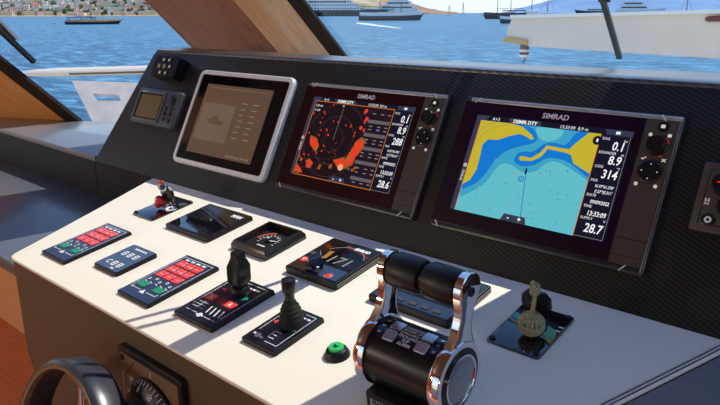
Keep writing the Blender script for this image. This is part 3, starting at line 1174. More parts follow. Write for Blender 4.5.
# ---- round-key remote
t = Thing('sound_remote', 'small black keypad with seven pale keys at the top left of the dashboard', 'keypad', DASH, -1.815, .338)
u0, u1, v0, v1 = -1.884, -1.757, .3035, .372
m = mb('black_satin').prism(rrect(u0, u1, v0, v1, .010, 4), 0, .034, .006, 3, bev_top_only=True)
t.part('case', m)
cu, cv = (u0 + u1) / 2, (v0 + v1) / 2
for i, (dx, dy, rr) in enumerate(((-.028, .0, .0085), (0, 0, .0085), (.028, 0, .0065), (-.013, .021, .0065), (.016, .021, .0065), (-.013, -.021, .0072), (.016, -.021, .0065))):
    m = mb('case_grey').prism(rrect(cu + dx - rr * 1.15, cu + dx + rr * 1.15, cv + dy - rr, cv + dy + rr, .004, 3), .034, .0365, .001, 2, bev_top_only=True)
    m.mat('tan' if i < 2 else 'white_print').rect(cu + dx - rr * .6, cu + dx + rr * .6, cv + dy - rr * .5, cv + dy + rr * .5, .0367)
    t.part('key', m)

# ---- autopilot keypad, right edge
t = Thing('autopilot_keypad', 'brown-black rotary controller cut by the right edge of the photo', 'controller', DASH, -.2, .205)
u0, u1, v0, v1 = -.2685, -.120, .1535, .268
m = mb('key_brown').prism(rrect(u0, u1, v0, v1, .005, 3), 0, .012, .003, 2, bev_top_only=True)
m.mat('black_plastic')
m.stroke([(u0 + .012, v0 + .012), (u0 + .012, v1 - .014), (u0 + .022, v1 - .010), (u1 - .012, v1 - .010), (u1 - .012, v0 + .012), (u0 + .030, v0 + .012), (u0 + .024, v0 + .016)], .0012, .0122)
t.part('case', m)
m = mb('black_satin').lathe([(.018, 0), (.018, .003), (.016, .005), (.0155, .017), (.014, .0185), (.0001, .0185)], (u0 + .036, v1 - .036, .012), seg=28)
m.mat('led_red_lit').stroke([(u0 + .030, v1 - .036), (u0 + .040, v1 - .036)], .002, .0308)
t.part('knob', m)
m = mb('black_satin').lathe([(.015, 0), (.015, .003), (.0135, .005), (.013, .015), (.0001, .016)], (u0 + .048, v1 - .070, .012), seg=26)
t.part('knob', m)
m = mb('black_satin').lathe([(.0105, 0), (.0105, .0015), (.009, .0022), (.0001, .0022)], (u0 + .026, v1 - .0945, .012), seg=22)
m.mat('white_print').ring((u0 + .026, v1 - .0945), .0025, .0055, .0143, 18)
t.part('key', m)
m = mb('black_satin').lathe([(.0105, 0), (.0105, .0015), (.009, .0022), (.0001, .0022)], (u0 + .062, v1 - .099, .012), seg=22)
t.part('key', m)
m = mb('white_print').rect(u0 + .014, u0 + .017, v1 - .066, v1 - .060, .0123).rect(u0 + .0185, u0 + .0215, v1 - .066, v1 - .060, .0123)
m.rect(u0 + .014, u0 + .0215, v1 - .0705, v1 - .0675, .0123)
t.part('key_symbols', m)


# ================================================================== CONSOLE INSTRUMENTS
ZP = .0072


def plate(t, u0, u1, v0, v1, h, mt_body, mt_top, bev=.0025, name='body', r=.003):
    m = mb(mt_body).prism(rrect(u0, u1, v0, v1, r, 3), 0, h, bev, 2, bev_top_only=True)
    m.mat(mt_top).rect(u0 + bev + .001, u1 - bev - .001, v0 + bev + .001, v1 - bev - .001, h + .0002)
    return t.part(name, m)


# ---- alarm panels (two)
u0, u1, v0, v1 = -1.531, -1.4175, -.4385, -.265
tA = Thing('alarm_panel', 'alarm panel nearest the left corner of the console, nine red and two green keys', 'control panel', CONS, (u0 + u1) / 2, (v0 + v1) / 2, group='red and green key panels on the cream console')
body = plate(tA, u0, u1, v0, v1, .008, 'black_plastic', 'panel_navy')
m = mb('white_print')
z = .0084
m.stroke([(u0 + .008, v0 + .035), (u0 + .008, v1 - .010), (u1 - .008, v1 - .010), (u1 - .008, v0 + .035)], .0013, z)
m.stroke([(u0 + .016, v0 + .027), (u0 + .012, v0 + .027), (u0 + .012, v0 + .033)], .0016, z)
m.stroke([(u1 - .046, v0 + .027), (u1 - .016, v0 + .027), (u1 - .016, v0 + .034)], .0016, z)
uc = (u0 + u1) / 2
m.flat([(uc - .010, v0 + .021), (uc + .008, v0 + .021), (uc - .001, v0 + .033)], z)
m.stroke([(u0 + .014, v0 + .028), (uc - .012, v0 + .028)], .0012, z)
for k in range(4):
    m.rect(u0 + .020 + k * .019, u0 + .033 + k * .019, v1 - .0195, v1 - .0145, z)
for k in range(5):
    m.ring((u0 + .020 + k * .018, v0 + .066 + (k % 2) * .006), .002, .0038, z, 12)
    m.stroke([(u0 + .016 + k * .018, v0 + .058), (u0 + .026 + k * .018, v0 + .055)], .0016, z)
for i in range(2):
    for k in range(2):
        m.ring((u0 + .042 + k * .027, v0 + .110 + i * .0245), .0018, .0032, z + .0022, 12)
tA.part('panel_print', m)
for i in range(3):
    for k in range(3):
        x, y = u0 + .029 + k * .0275, v0 + .090 + i * .0245
        m = mb('led_red').prism(rrect(x - .0115, x + .0115, y - .0105, y + .0105, .002, 2), .0082, .0100, .0006, 1, bev_top_only=True)
        m.mat('white_print').rect(x - .005, x + .005, y - .0018, y - .0006, .0101)
        tA.part('key', m, label='red key')
for x in (u0 + .029, u1 - .029):
    y = v0 + .045
    m = mb('led_green').prism(rrect(x - .0135, x + .0135, y - .009, y + .009, .002, 2), .0082, .0100, .0006, 1, bev_top_only=True)
    tA.part('key', m, label='green key')
tB = copy_tree(tA.o)
tB['label'] = 'alarm panel beside the bow thruster lever panel, nine red and two green keys'
tB.matrix_world = CONS.mat(-1.1275, -.3535)

# ---- steel blue pad
u0, u1, v0, v1 = -1.3475, -1.2495, -.405, -.300
t = Thing('switch_pad', 'plain steel-blue switch pad between the two red alarm panels', 'control panel', CONS, (u0 + u1) / 2, (v0 + v1) / 2)
plate(t, u0, u1, v0, v1, .009, 'black_plastic', 'pad_blue', .003, r=.008)
m = mb('white_print')
z = .0095
for k in range(5):
    m.rect(u0 + .030 + k * .0095, u0 + .0375 + k * .0095, v1 - .0165, v1 - .0115, z)
for row, y in ((0, v0 + .026), (1, v0 + .066)):
    for k in range(3):
        x = u0 + .022 + k * .022
        if row == 0 and k == 0:
            m.ring((x + .006, y), .0045, .0075, z, 18, 40, 320)
        else:
            m.stroke([(x, y - .007), (x + .010, y - .007), (x + .010, y + .007), (x, y + .007)], .0035, z, True)
            m.stroke([(x, y), (x + .010, y)], .003, z)
m.rect((u0 + u1) / 2 + .010, (u0 + u1) / 2 + .022, v0 + .0085, v0 + .0125, z)
t.part('panel_print', m)
# raised membrane keys
for row, y in ((0, v0 + .026), (1, v0 + .066)):
    for k in range(3):
        x = u0 + .027 + k * .022
        q = mb('pad_blue').prism(rrect(x - .0098, x + .0098, y - .012, y + .012, .003, 3), .009, .00945, .0003, 1, bev_top_only=True)
        t.part('key', q)

# ---- compass display
def display144(name, label, u0, u1, v0, v1, h=.016, rim='edge_grey'):
    t = Thing(name, label, 'display', CONS, (u0 + u1) / 2, (v0 + v1) / 2)
    m = mb('black_plastic').prism(rrect(u0, u1, v0, v1, .004, 3), 0, h, .004, 2, bev_top_only=True)
    t.part('housing', m)
    return t


u0, u1, v0, v1 = -1.3745, -1.2035, -.198, -.060
t = display144('multi_display', 'switched-off glossy square display reflecting blue sky beside the red-tagged key', u0, u1, v0, v1, .012)
m = mb('black_gloss').rect(u0 + .007, u1 - .007, v0 + .007, v1 - .007, .0123)
t.part('screen', m)
m = mb('white_print').text('MAN', u1 - .030, v1 - .030, .0126, .016, 'CENTER', 0, .0012)
t.part('maker_lettering', m)

# ---- rudder gauge
u0, u1, v0, v1 = -1.132, -1.0115, -.1885, -.0665
t = Thing('rudder_gauge', 'square black rudder gauge with recessed dial and red arc', 'gauge', CONS, (u0 + u1) / 2, (v0 + v1) / 2)
HG = .020
ro = rrect(u0, u1, v0, v1, .004, 3)
rm = rrect(u0 + .006, u1 - .006, v0 + .006, v1 - .006, .003, 3)
ri = rrect(u0 + .011, u1 - .011, v0 + .011, v1 - .011, .003, 3)
m = mb('black_shine').loft([[V((x, y, 0)) for x, y in ro], [V((x, y, HG * .55)) for x, y in ro], [V((x, y, HG)) for x, y in rm], [V((x, y, HG)) for x, y in ri], [V((x, y, .004)) for x, y in ri]])
t.part('case', m)
cu, cv = (u0 + u1) / 2 - .002, (v0 + v1) / 2 + .006
m = mb('gauge_face').rect(u0 + .010, u1 - .010, v0 + .010, v1 - .010, .0044)
m.mat('gauge_red').ring((cu, cv - .006), .033, .041, .0047, 48, 105, 178)
m.mat('white_print')
for a in range(-20, 201, 20):
    c_, s_ = math.cos(R(a)), math.sin(R(a))
    m.stroke([(cu + .023 * c_, cv - .006 + .023 * s_), (cu + .028 * c_, cv - .006 + .028 * s_)], .002, .0048)
m.rect(cu - .012, cu + .014, cv - .030, cv - .0265, .0048)
m.text('30', cu - .016, cv + .004, .0048, .010, 'CENTER', 0, .0003)
t.part('dial', m)
m = mb('white_print').flat([(cu - .001, cv - .010), (cu + .036, cv + .001), (cu + .001, cv - .004)], .0075)
m.mat('black_plastic').lathe([(.007, 0), (.006, .004), (.0001, .004)], (cu, cv - .006, .0048), seg=20)
t.part('needle', m)

# ---- autopilot / heading display
u0, u1, v0, v1 = -.9385, -.797, -.2015, -.055
t = Thing('autopilot_display', 'autopilot display reading 171 with round dial arc and knob', 'display', CONS, (u0 + u1) / 2, (v0 + v1) / 2)
m = mb('black_plastic').prism(rrect(u0, u1, v0, v1, .004, 3), 0, .016, .004, 2, bev_top_only=True)
m.mat('edge_grey').box(u1 - .0008, u1 + .0008, v0 + .004, v1 - .004, .004, .006).box(u1 - .0008, u1 + .0008, v0 + .004, v1 - .004, .009, .0108)
t.part('housing', m)
m = mb('black_gloss').rect(u0 + .006, u1 - .006, v0 + .006, v1 - .006, .0162)
t.part('screen_glass', m)
m = mb('scr_grey')
z = .0164
cu, cv = (u0 + u1) / 2 + .010, (v0 + v1) / 2 - .006
m.ring((cu, cv + .004), .054, .0556, z, 64, 25, 150)
m.text('171', u0 + .087, v0 + .056, z, .042, 'CENTER', .1, .0002)
m.mat('scr_white').text('SIMRAD', u1 - .040, v1 - .024, z, .0115, 'CENTER', .1, .001)
m.mat('led_amber').flat([(u0 + .040, v0 + .094), (u0 + .051, v0 + .096), (u0 + .055, v0 + .066), (u0 + .045, v0 + .062)], z)
m.mat('scr_bar').rect(u0 + .068, u0 + .092, v0 + .014, v0 + .026, z).rect(u0 + .046, u0 + .060, v0 + .014, v0 + .022, z)
m.mat('scr_white')
for k in range(4):
    m.rect(u0 + .030 + k * .011, u0 + .036 + k * .011, v0 + .036 - (k % 2) * .008, v0 + .040 - (k % 2) * .008, z)
m.mat('scr_grey').stroke([(u0 + .020, v0 + .085), (u0 + .044, v0 + .062)], .0015, z)
t.part('screen_display', m, smooth=0)
m = mb('panel_navy').lathe([(.0165, 0), (.0165, .003), (.0145, .004), (.0135, .014), (.0120, .0155), (.0001, .0155)], (u0 + .050, v0 + .040, .0162), seg=28)
t.part('knob', m)
m = mb('led_red').lathe([(.0095, 0), (.0095, .001), (.008, .002), (.0001, .002)], (u0 + .018, v0 + .040, .0162), seg=20)
m.mat('white_print').ring((u0 + .018, v0 + .040), .0025, .0045, .0184, 14)
t.part('key', m, label='red standby key')
m = mb('led_red').lathe([(.0075, 0), (.0075, .001), (.006, .002), (.0001, .002)], (u1 - .032, v0 + .015, .0162), seg=20)
m.mat('grey_print').ring((u1 - .032, v0 + .015), .0075, .009, .0164, 18)
t.part('key', m, label='small red key')

# ---- display behind the throttle
u0, u1, v0, v1 = -.722, -.546, -.196, -.057
t = display144('engine_display', 'dark engine display lying behind the throttle lever', u0, u1, v0, v1, .014)
m = mb('black_gloss').rect(u0 + .006, u1 - .006, v0 + .006, v1 - .006, .0142)
t.part('screen', m)
m = mb('case_grey')
for k in range(5):
    x = u0 + .030 + k * .026
    m.prism(rrect(x, x + .016, v0 + .012, v0 + .022, .002, 2), .0142, .0156)
t.part('key_row', m)
m = mb('edge_grey').box(u1 - .0008, u1 + .0008, v0 + .004, v1 - .004, .003, .005).box(u1 - .0008, u1 + .0008, v0 + .004, v1 - .004, .008, .0098)
t.part('edge_trim', m)

# ---- bow thruster lever panel
u0, u1, v0, v1 = -1.0085, -.892, -.4235, -.271
t = Thing('thruster_panel', 'dark navy panel with paddle lever and two red keys', 'control panel', CONS, (u0 + u1) / 2, (v0 + v1) / 2)
plate(t, u0, u1, v0, v1, .009, 'black_plastic', 'panel_ink')
z = .0094
m = mb('white_print')
m.stroke([(u0 + .010, v0 + .040), (u0 + .010, v1 - .010), (u1 - .010, v1 - .010), (u1 - .010, v0 + .030)], .0012, z)
m.stroke([(u0 + .014, v0 + .020), (u0 + .046, v0 + .020)], .0012, z)
m.stroke([(u1 - .044, v0 + .018), (u1 - .014, v0 + .018)], .0012, z)
uc = (u0 + u1) / 2
m.ring((uc, v0 + .018), .0001, .006, z, 16)
m.stroke([(uc - .009, v0 + .018), (uc + .009, v0 + .018)], .003, z)
for k in range(3):
    m.stroke([(u0 + .016, v0 + .034 + k * .008), (u0 + .044, v0 + .034 + k * .008)], .0012, z)
m.stroke([(u0 + .030, v0 + .030), (u0 + .030, v0 + .054)], .0012, z)
for k in range(4):
    m.stroke([(u1 - .054 + k * .012, v0 + .030), (u1 - .060 + k * .012, v0 + .048)], .003, z)
for k in range(3):
    m.rect(u1 - .052 + k * .012, u1 - .043 + k * .012, v1 - .0235, v1 - .0190, z)
t.part('panel_print', m)
for x, ch in ((u0 + .028, 'X'), (u0 + .084, 'R')):
    y = v0 + .070
    m = mb('led_red').prism(rrect(x - .012, x + .012, y - .009, y + .009, .002, 2), .0092, .0108, .0005, 1, bev_top_only=True)
    m.mat('white_print').text(ch, x, y - .005, .0110, .014, 'CENTER', 0, .0004)
    t.part('key', m, label='red key')
m = mb('led_dark_red').rect(u0 + .043, u0 + .069, v0 + .062, v0 + .079, .0095)
t.part('readout', m, label='dark red number readout')
t.part('direction_arrow', mb('led_red').flat([(u0 + .020, v0 + .102), (u0 + .034, v0 + .096), (u0 + .034, v0 + .108)], .0096), label='red arrow')
m = mb('led_green').flat([(u1 - .016, v0 + .100), (u1 - .030, v0 + .092), (u1 - .030, v0 + .108)], .0096)
t.part('direction_arrow', m, label='green arrow')
lc = cp(240, 290, .009)
m = mb('black_plastic').lathe([(.020, 0), (.019, .006), (.014, .012), (.010, .014), (.0001, .014)], (lc[0], lc[1], .009), seg=26)
t.part('lever_base', m)
# paddle: narrow neck, broad top with sloped shoulders, leaning away
m = mb('black_satin')
lean = .012
prof = [(-.013, .012), (.013, .012), (.0185, .020), (.0185, .050), (.0125, .066), (.0105, .078), (-.0105, .078), (-.0125, .066), (-.0185, .050), (-.0185, .020)]
rings = []
for dy, sc in ((-.0170, .82), (-.0145, .97), (0, 1.0), (.0145, .97), (.0170, .82)):
    rings.append([V((lc[0] + x * sc, lc[1] + dy * (1.0 if .015 < hh < .055 else .62) + lean * (hh / .08), .009 + (.045 + (hh - .045) * (.97 if sc < .9 else 1)))) for x, hh in prof])
m.loft(rings)
t.part('lever', m)

# ---- joystick panel
u0, u1, v0, v1 = -.827, -.742, -.4095, -.290
t = Thing('joystick_panel', 'narrow dark panel with a ribbed rubber joystick', 'control panel', CONS, (u0 + u1) / 2, (v0 + v1) / 2)
plate(t, u0, u1, v0, v1, .009, 'black_plastic', 'panel_ink')
m = mb('white_print')
uc = (u0 + u1) / 2
m.stroke([(u0 + .010, v0 + .034), (u0 + .010, v1 - .010)], .0012, z)
m.stroke([(uc + .004, v0 + .014), (u1 - .010, v0 + .014), (u1 - .010, v1 - .010), (uc + .008, v1 - .010)], .0012, z)
m.disc((u0 + .022, v0 + .020), .006, z, 12)
m.stroke([(u0 + .012, v0 + .022), (u0 + .034, v0 + .018)], .0045, z)
m.stroke([(uc + .012, v0 + .026), (uc - .002, v0 + .026), (uc - .002, v0 + .044), (uc + .012, v0 + .044)], .0016, z)
m.stroke([(uc - .002, v0 + .035), (uc + .010, v0 + .035)], .0016, z)
for k in range(3):
    m.rect(u1 - .044 + k * .011, u1 - .036 + k * .011, v1 - .0225, v1 - .0185, z)
m.mat('led_red').flat([(u0 + .012, v0 + .066), (u0 + .022, v0 + .060), (u0 + .022, v0 + .072)], z)
m.mat('led_green').flat([(u1 - .013, v0 + .062), (u1 - .027, v0 + .054), (u1 - .024, v0 + .074)], z)
t.part('panel_print', m)
jc = cp(292, 324, .009)
ax = V((.0, .10, 1)).normalized()
m = mb('rubber').lathe([(.0225, 0), (.0215, .010), (.0222, .014), (.0198, .018), (.0205, .022), (.0178, .026), (.0182, .030), (.0150, .034), (.0154, .037), (.0115, .041), (.0105, .045), (.0001, .046)], (jc[0], jc[1], .009), ax, 28)
t.part('rubber_boot', m)
m = mb('black_satin').lathe([(.0085, .040), (.0085, .056), (.0098, .060), (.0120, .066), (.0125, .082), (.0118, .0855), (.0001, .0865)], (jc[0], jc[1], .009), ax, 26)
t.part('stick', m)

# ---- green push button
gc = cp(337, 353, .004)
t = Thing('push_button', 'round green push button in a black collar', 'button', CONS, gc[0], gc[1])
m = mb('black_plastic').lathe([(.0215, 0), (.0215, .003), (.0165, .012), (.0150, .013), (.0001, .013)], (gc[0], gc[1], 0), seg=32)
t.part('collar', m)
m = mb('button_green').lathe([(.0125, .012), (.0125, .0165), (.0115, .0178), (.0001, .0178)], (gc[0], gc[1], 0), seg=30)
m.mat('panel_ink').flat([(gc[0] - .005, gc[1] - .003), (gc[0] + .003, gc[1] - .005), (gc[0] + .0055, gc[1] + .003), (gc[0], gc[1] + .001), (gc[0] - .004, gc[1] + .004)], .01795)
t.part('cap', m, label='bright green cap')


# ---- key switches (two) and what hangs on them
def key_switch(label, u0, u1, v0, v1, kpos):
    t = Thing('key_switch', label, 'key switch', CONS, (u0 + u1) / 2, (v0 + v1) / 2)
    m = mb('black_gloss').prism(rrect(u0, u1, v0, v1, .006, 3), 0, .004, .0008, 2, bev_top_only=True)
    t.part('plate', m)
    for x, y in ((u0 + .008, v0 + .008), (u1 - .008, v0 + .008), (u0 + .008, v1 - .008), (u1 - .008, v1 - .008)):
        t.part('screw', mb('black_plastic').lathe([(.0055, 0), (.0055, .002), (.004, .004), (.002, .0035), (.0001, .0035)], (x, y, .004), seg=14))
    m = mb('chrome').lathe([(.0165, 0), (.0165, .003), (.0145, .006), (.013, .012), (.0105, .013), (.0001, .013)], (kpos[0], kpos[1], .004), seg=28)
    t.part('lock_barrel', m, label='chrome lock barrel')
    m = mb('white_print')
    for k in range(2):
        m.rect(kpos[0] + .030, kpos[0] + .038, kpos[1] + .002 + k * .012, kpos[1] + .0055 + k * .012, .0043)
    t.part('position_marks', m)
    return t


def key(label, kpos, lean, hh=.040, w=.0265):
    t = Thing('ignition_key', label, 'key', CONS, kpos[0], kpos[1], .017)
    x, y = kpos
    t.part('blade', mb('brass').box(x - .004, x + .004, y - .0015, y + .0015, .0165, .030, .0004, 1), label='brass blade')
    poly = [(-w * .55, .026), (w * .55, .026), (w * .75, .030), (w, .044), (w * .95, .060), (w * .6, .069), (-w * .6, .069), (-w * .95, .060), (-w, .044), (-w * .75, .030)]
    rings = []
    for dy, sc in ((-.0048, .86), (-.0035, 1), (.0035, 1), (.0048, .86)):
        rings.append([V((x + px * sc + lean * (hz - .026), y + dy, .048 + (hz - .048) * (1 if sc == 1 else .95))) for px, hz in poly])
    t.part('key_head', mb('black_satin').loft(rings))
    return t


k1 = cp(170.5, 206, .012)
key_switch('glossy black key switch plate at the back left of the console', -1.537, -1.4415, -.193, -.064, k1)
t = key('black-headed ignition key with red tags in the left key switch', k1, -.05)
x, y = k1
pts = [V((x - .004 + .020 * math.cos(a) * 0 + .0, y - .006 + .019 * math.sin(a), .060 + .022 * math.cos(a))) for a in [2 * math.pi * k / 24 for k in range(25)]]
ringc = V((x - .002, y - .003, .070))
pts = [ringc + V((.017 * math.cos(a), .004 * math.sin(a) - .006, .011 * math.sin(a))) for a in [2 * math.pi * k / 26 for k in range(27)]]
t.part('key_ring', mb('chrome').tube(pts, .0014, 8))
m = mb('fob_red').ball((x - .026, y - .012, .026), .0135, 18, (1.1, .9, 1.1)).ball((x - .030, y - .016, .018), .0105, 14).ball((x - .020, y - .016, .034), .009, 12)
t.part('red_tag', m, label='red bead tag')
m = mb('fob_red').ball((x - .012, y - .004, .078), .0072, 12, (1.2, .8, .8))
t.part('red_tag', m, label='small red tag')

k2 = cp(537, 322, .012)
key_switch('glossy black key switch plate right of the throttle', -.4785, -.3865, -.1925, -.0635, k2)
key('black-headed ignition key right of the throttle, hung with a knotted cord', k2, -.02, w=.025)
# monkey fist keychain
x, y = k2
t = Thing('rope_keychain', 'olive monkey-fist rope ball on a braided cord', 'keychain', CONS, x, y - .016, .02)
bc = V((x + .004, y - .026, .0255))
rb = .0180
m = MB().mat('rope')
m.ball(bc, rb * .90, 18)
for ax_, perp in ((V((1, 0, 0)), 0), (V((0, 1, 0)), 1), (V((0, 0, 1)), 2)):
    e1 = V((ax_.y, ax_.z, ax_.x))
    e2 = ax_.cross(e1)
    Rm = Matrix.Rotation(.5, 3, 'X') @ Matrix.Rotation(.4, 3, 'Z') @ Matrix.Rotation(.3, 3, 'Y')
    for k in (-1, 0, 1):
        rr = math.sqrt(max(.05, 1 - (.34 * k) ** 2)) * rb
        pts = [bc + Rm @ (ax_ * (.34 * k * rb) + (e1 * math.cos(a) + e2 * math.sin(a)) * rr * (.96 + .035 * perp)) for a in [2 * math.pi * q / 22 for q in range(23)]]
        m.tube(pts, .0031, 7)
t.part('rope_ball', m)
m = MB().mat('rope')
top = V((x + .002, y - .010, .080))
for s_ in (-1, 1):
    pts = []
    for k in range(13):
        f = k / 12
        p = bc + V((0, 0, rb)) * (1 - f) * 1 + (top - bc) * f
        p = p + V((s_ * .0016 + .004 * math.sin(f * 3.1), -.006 * math.sin(f * math.pi), 0))
        pts.append(p)
    m.tube(pts, .0021, 8)
t.part('cord', m)
m = MB().mat('rope')
m.ball(top, .0062, 12, (1, 1, 1.3)).ball(top + V((-.0035, .001, .008)), .0048, 10)
for k in range(3):
    zz = -.006 + k * .005
    pts = [top + V((.0065 * math.cos(a), .0065 * math.sin(a), zz + .002 * math.sin(a))) for a in [2 * math.pi * q / 14 for q in range(15)]]
    m.tube(pts, .0022, 6)
t.part('knot', m)

# ---- throttle
TU_L, TU_R = -.545, -.418
TV, TH = -.366, .070
RB = .0475
t = Thing('throttle_control', 'black twin throttle with chrome arms, two padded grips and round chrome end caps', 'throttle', CONS, (TU_L + TU_R) / 2, TV)
m = mb('black_satin')
prof = []
for a in range(-50, 231, 10):
    prof.append((TV + RB * math.cos(R(a)), TH + RB * math.sin(R(a))))
sec_ = prof + [(TV - .040, 0.0), (TV + .040, 0.0)]
m.loft([[V((u, v, h)) for v, h in sec_] for u in (TU_L + .008, TU_R - .008)])
body = t.part('body', m, smooth=40)
m = mb('black_plastic').box(TU_L + .012, TU_R - .012, TV - .056, TV + .048, 0, .036, .004)
t.part('pedestal', m)
m = mb('brushed').box(TU_L + .022, TU_L + .050, TV - .0572, TV - .0558, .012, .028)
m.mat('panel_ink')
Mf = Matrix.Translation((TU_L + .036, TV - .0574, .0205)) @ Matrix.Rotation(R(90), 4, 'X')
m.text('MAN', 0, 0, 0, .009, 'CENTER', 0, .0004, M=Mf)
Mf2 = Matrix.Translation((TU_L + .036, TV - .0574, .0165)) @ Matrix.Rotation(R(90), 4, 'X')
m.stroke([(-.005, 0), (.005, .001)], .0016, 0, M=Mf2)
t.part('maker_plate', m, label='metal maker plate')


def barrel(phi, u, lift=.0006):
    """place flat work on the barrel, phi degrees from straight up towards the helmsman"""
    p = R(phi)
    n = V((0, -math.sin(p), math.cos(p)))
    up = V((0, math.cos(p), math.sin(p)))
    c = V((u, TV, TH)) + n * (RB + lift)
    M = Matrix.Identity(4)
    for i in range(3):
        M[i][0], M[i][1], M[i][2], M[i][3] = (1, 0, 0)[i], up[i], n[i], c[i]
    return M


for (u, phi) in ((TU_L + .037, -2), (TU_L + .037, 22), (TU_R - .037, -2), (TU_R - .037, 22)):
    m = MB().mat('brushed')
    m.prism(rrect(-.0095, .0095, -.0085, .0085, .002, 2), -.002, .0012, .0005, 1, M=barrel(phi, u))
    t.part('key', m, label='bright metal key')
m = MB().mat('panel_gloss')
rings_ = []
for k in range(13):
    p_ = barrel(-20 + k * 55 / 12, (TU_L + TU_R) / 2, .0003)
    hw = (TU_R - TU_L) / 2 - .012 - .010 * max(0, (k - 7) / 5) ** 2
    rings_.append([p_ @ V((-hw, 0, 0)), p_ @ V((hw, 0, 0))])
m.loft(rings_, caps=False, closed=False)
t.part('key_panel', m)
m = MB().mat('white_print')
for k, s_ in enumerate(('COMMAND', 'WARM UP', 'SYNCHRO', 'TROLLING', 'SLIP', 'ALARM')):
    m.text(s_, 0, -.003, 0, .0066, 'CENTER', 0, .0001, M=barrel(-8 + k * 7.2, (TU_L + TU_R) / 2, .0009))
t.part('lamp_lettering', m)
m = MB().mat('led_blue_lit')
for u in ((TU_L + TU_R) / 2 - .022, (TU_L + TU_R) / 2 + .023):
    m.rect(-.0015, .0015, -.0015, .0015, 0, M=barrel(-6, u, .001))
m.mat('led_red_lit')
for u, ph in (((TU_L + TU_R) / 2 - .021, 30), ((TU_L + TU_R) / 2 + .020, 30)):
    m.rect(-.0017, .0017, -.0017, .0017, 0, M=barrel(ph, u, .001))
t.part('indicator_lamp', m)
for u in (TU_L + .018, TU_R - .018):
    for ph in (-6, 8, 22):
        t.part('small_stud', mb('brushed').rect(-.003, .003, -.002, .002, 0, M=barrel(ph, u, .001)))
GV, GH = -.327, .183                             # grip axis


def arm(u, side):
    """chrome arm: ring round the barrel end, strap up to the grip"""
    w = .0085
    # end ring
    m = MB().mat('chrome')
    RR = .0515
    prf = [(RR - .008, -w), (RR, -w), (RR + .0015, -w * .5), (RR + .0015, w * .5), (RR, w), (RR - .008, w)]
    rings_ = [[V((u + z_, TV + r_ * math.cos(a), TH + r_ * math.sin(a))) for r_, z_ in prf] for a in [2 * math.pi * k / 48 for k in range(49)]]
    m.loft(rings_, caps=False)
    # strap
    d = V((0, GV - TV, GH - TH))
    n = V((0, d.z, -d.y)).normalized()
    L = d.length
    stations = [(.30, .034), (.40, .027), (.52, .0185), (.66, .0150), (.80, .0165), (.92, .0225), (1.0, .0245), (1.08, .0235), (1.16, .0175), (1.205, .0085)]
    rings_ = []
    for f, hw in stations:
        c = V((u, TV, TH)) + d * f
        rings_.append([c + V((-w * .62, 0, 0)) - n * hw, c + V((w * .62, 0, 0)) - n * hw, c + V((w * .8, 0, 0)) - n * (hw - .004), c + V((w * .8, 0, 0)) + n * (hw - .004),
                       c + V((w * .62, 0, 0)) + n * hw, c + V((-w * .62, 0, 0)) + n * hw])
    m.loft(rings_)
    a_ = t.part('arm', m, label='chrome arm', smooth=50)
    # disc
    m = MB().mat('black_satin').lathe([(.047, -.004), (.047, .006), (.044, .0085), (.034, .0085)], (u, TV, TH), (side, 0, 0), 40)
    m.mat('disc_face').lathe([(.034, .0080), (.034, .0100), (.031, .0108), (.0001, .0108)], (u, TV, TH), (side, 0, 0), 40)
    m.mat('chrome').lathe([(.0355, .0082), (.0355, .0115), (.0330, .0118), (.0322, .0108)], (u, TV, TH), (side, 0, 0), 40, caps=False)
    t.part('end_disc', m, a_)
    m = MB().mat('black_satin').lathe([(.0065, .004), (.0065, .0085), (.005, .0095), (.0001, .0095)], V((u, GV, GH)) , (side, 0, 0), 18)
    t.part('pivot_cap', m, a_)
    return a_


aL = arm(TU_L, -1)
aR = arm(TU_R, 1)
gm = (TU_L + TU_R) / 2
for a_, g0, g1 in ((aL, TU_L + .007, gm - .0025), (aR, gm + .0025, TU_R - .007)):
    m = MB().mat('grip').lathe([(.020, 0), (.0235, .002), (.0252, .006), (.0258, (g1 - g0) / 2), (.0252, g1 - g0 - .006), (.0235, g1 - g0 - .002), (.020, g1 - g0)], (g0, GV, GH), (1, 0, 0), 32)
    t.part('grip', m, a_, label='black padded grip')
m = mb('black_plastic').lathe([(.019, 0), (.019, .006)], (gm - .003, GV, GH), (1, 0, 0), 26)
t.part('grip_joint', m)

# ================================================================== FRONT OF THE CONSOLE: wheel and tiller dial
FY = .553
FRONT = Frame(V((0, 0, 1)), V((0, -1, 0)), V((0, FY + .004, 0)))


def fp(px, py, h=.0):
    return on(FRONT, px, py, h)


a = fp(118, 345, .012)
c = fp(187, 379, .012)
u0, u1, v1 = a[0] - .003, c[0] - .018, a[1] + .004
v0 = v1 - .235
t = Thing('steering_dial', 'black square steering dial with white degree scale on the console front', 'dial', FRONT, (u0 + u1) / 2, (v0 + v1) / 2)
m = mb('black_satin').prism(rrect(u0, u1, v0, v1, .010, 4), -.006, .014, .003, 2, bev_top_only=True)
t.part('case', m)
m = mb('dial_plate').prism([(u0 + .010, v1 - .012), (u0 + .010, v0 + .012), (u1 - .010, v0 + .012), (u1 - .010, v1 - .012)], .0138, .0146)
m.mat('black_plastic').stroke([(u0 + .022, v0 + .02), (u0 + .022, v1 - .060), (u0 + .060, v1 - .020)], .0020, .0148)
m.mat('grey_print').rect(u0 + .040, u0 + .056, v1 - .066, v1 - .052, .0148)
t.part('face_plate', m)
t.part('screw', mb('black_plastic').lathe([(.006, 0), (.006, .002), (.0001, .002)], (u0 + .020, v1 - .022, .0147), seg=14))
cu, cv = (u0 + u1) / 2 + .010, (v0 + v1) / 2 - .004
m = mb('black_plastic').lathe([(.088, 0), (.088, .006), (.072, .020), (.060, .024), (.058, .042), (.050, .046), (.0001, .046)], (cu, cv, .0146), seg=44)
t.part('knob', m)
m = mb('white_print')


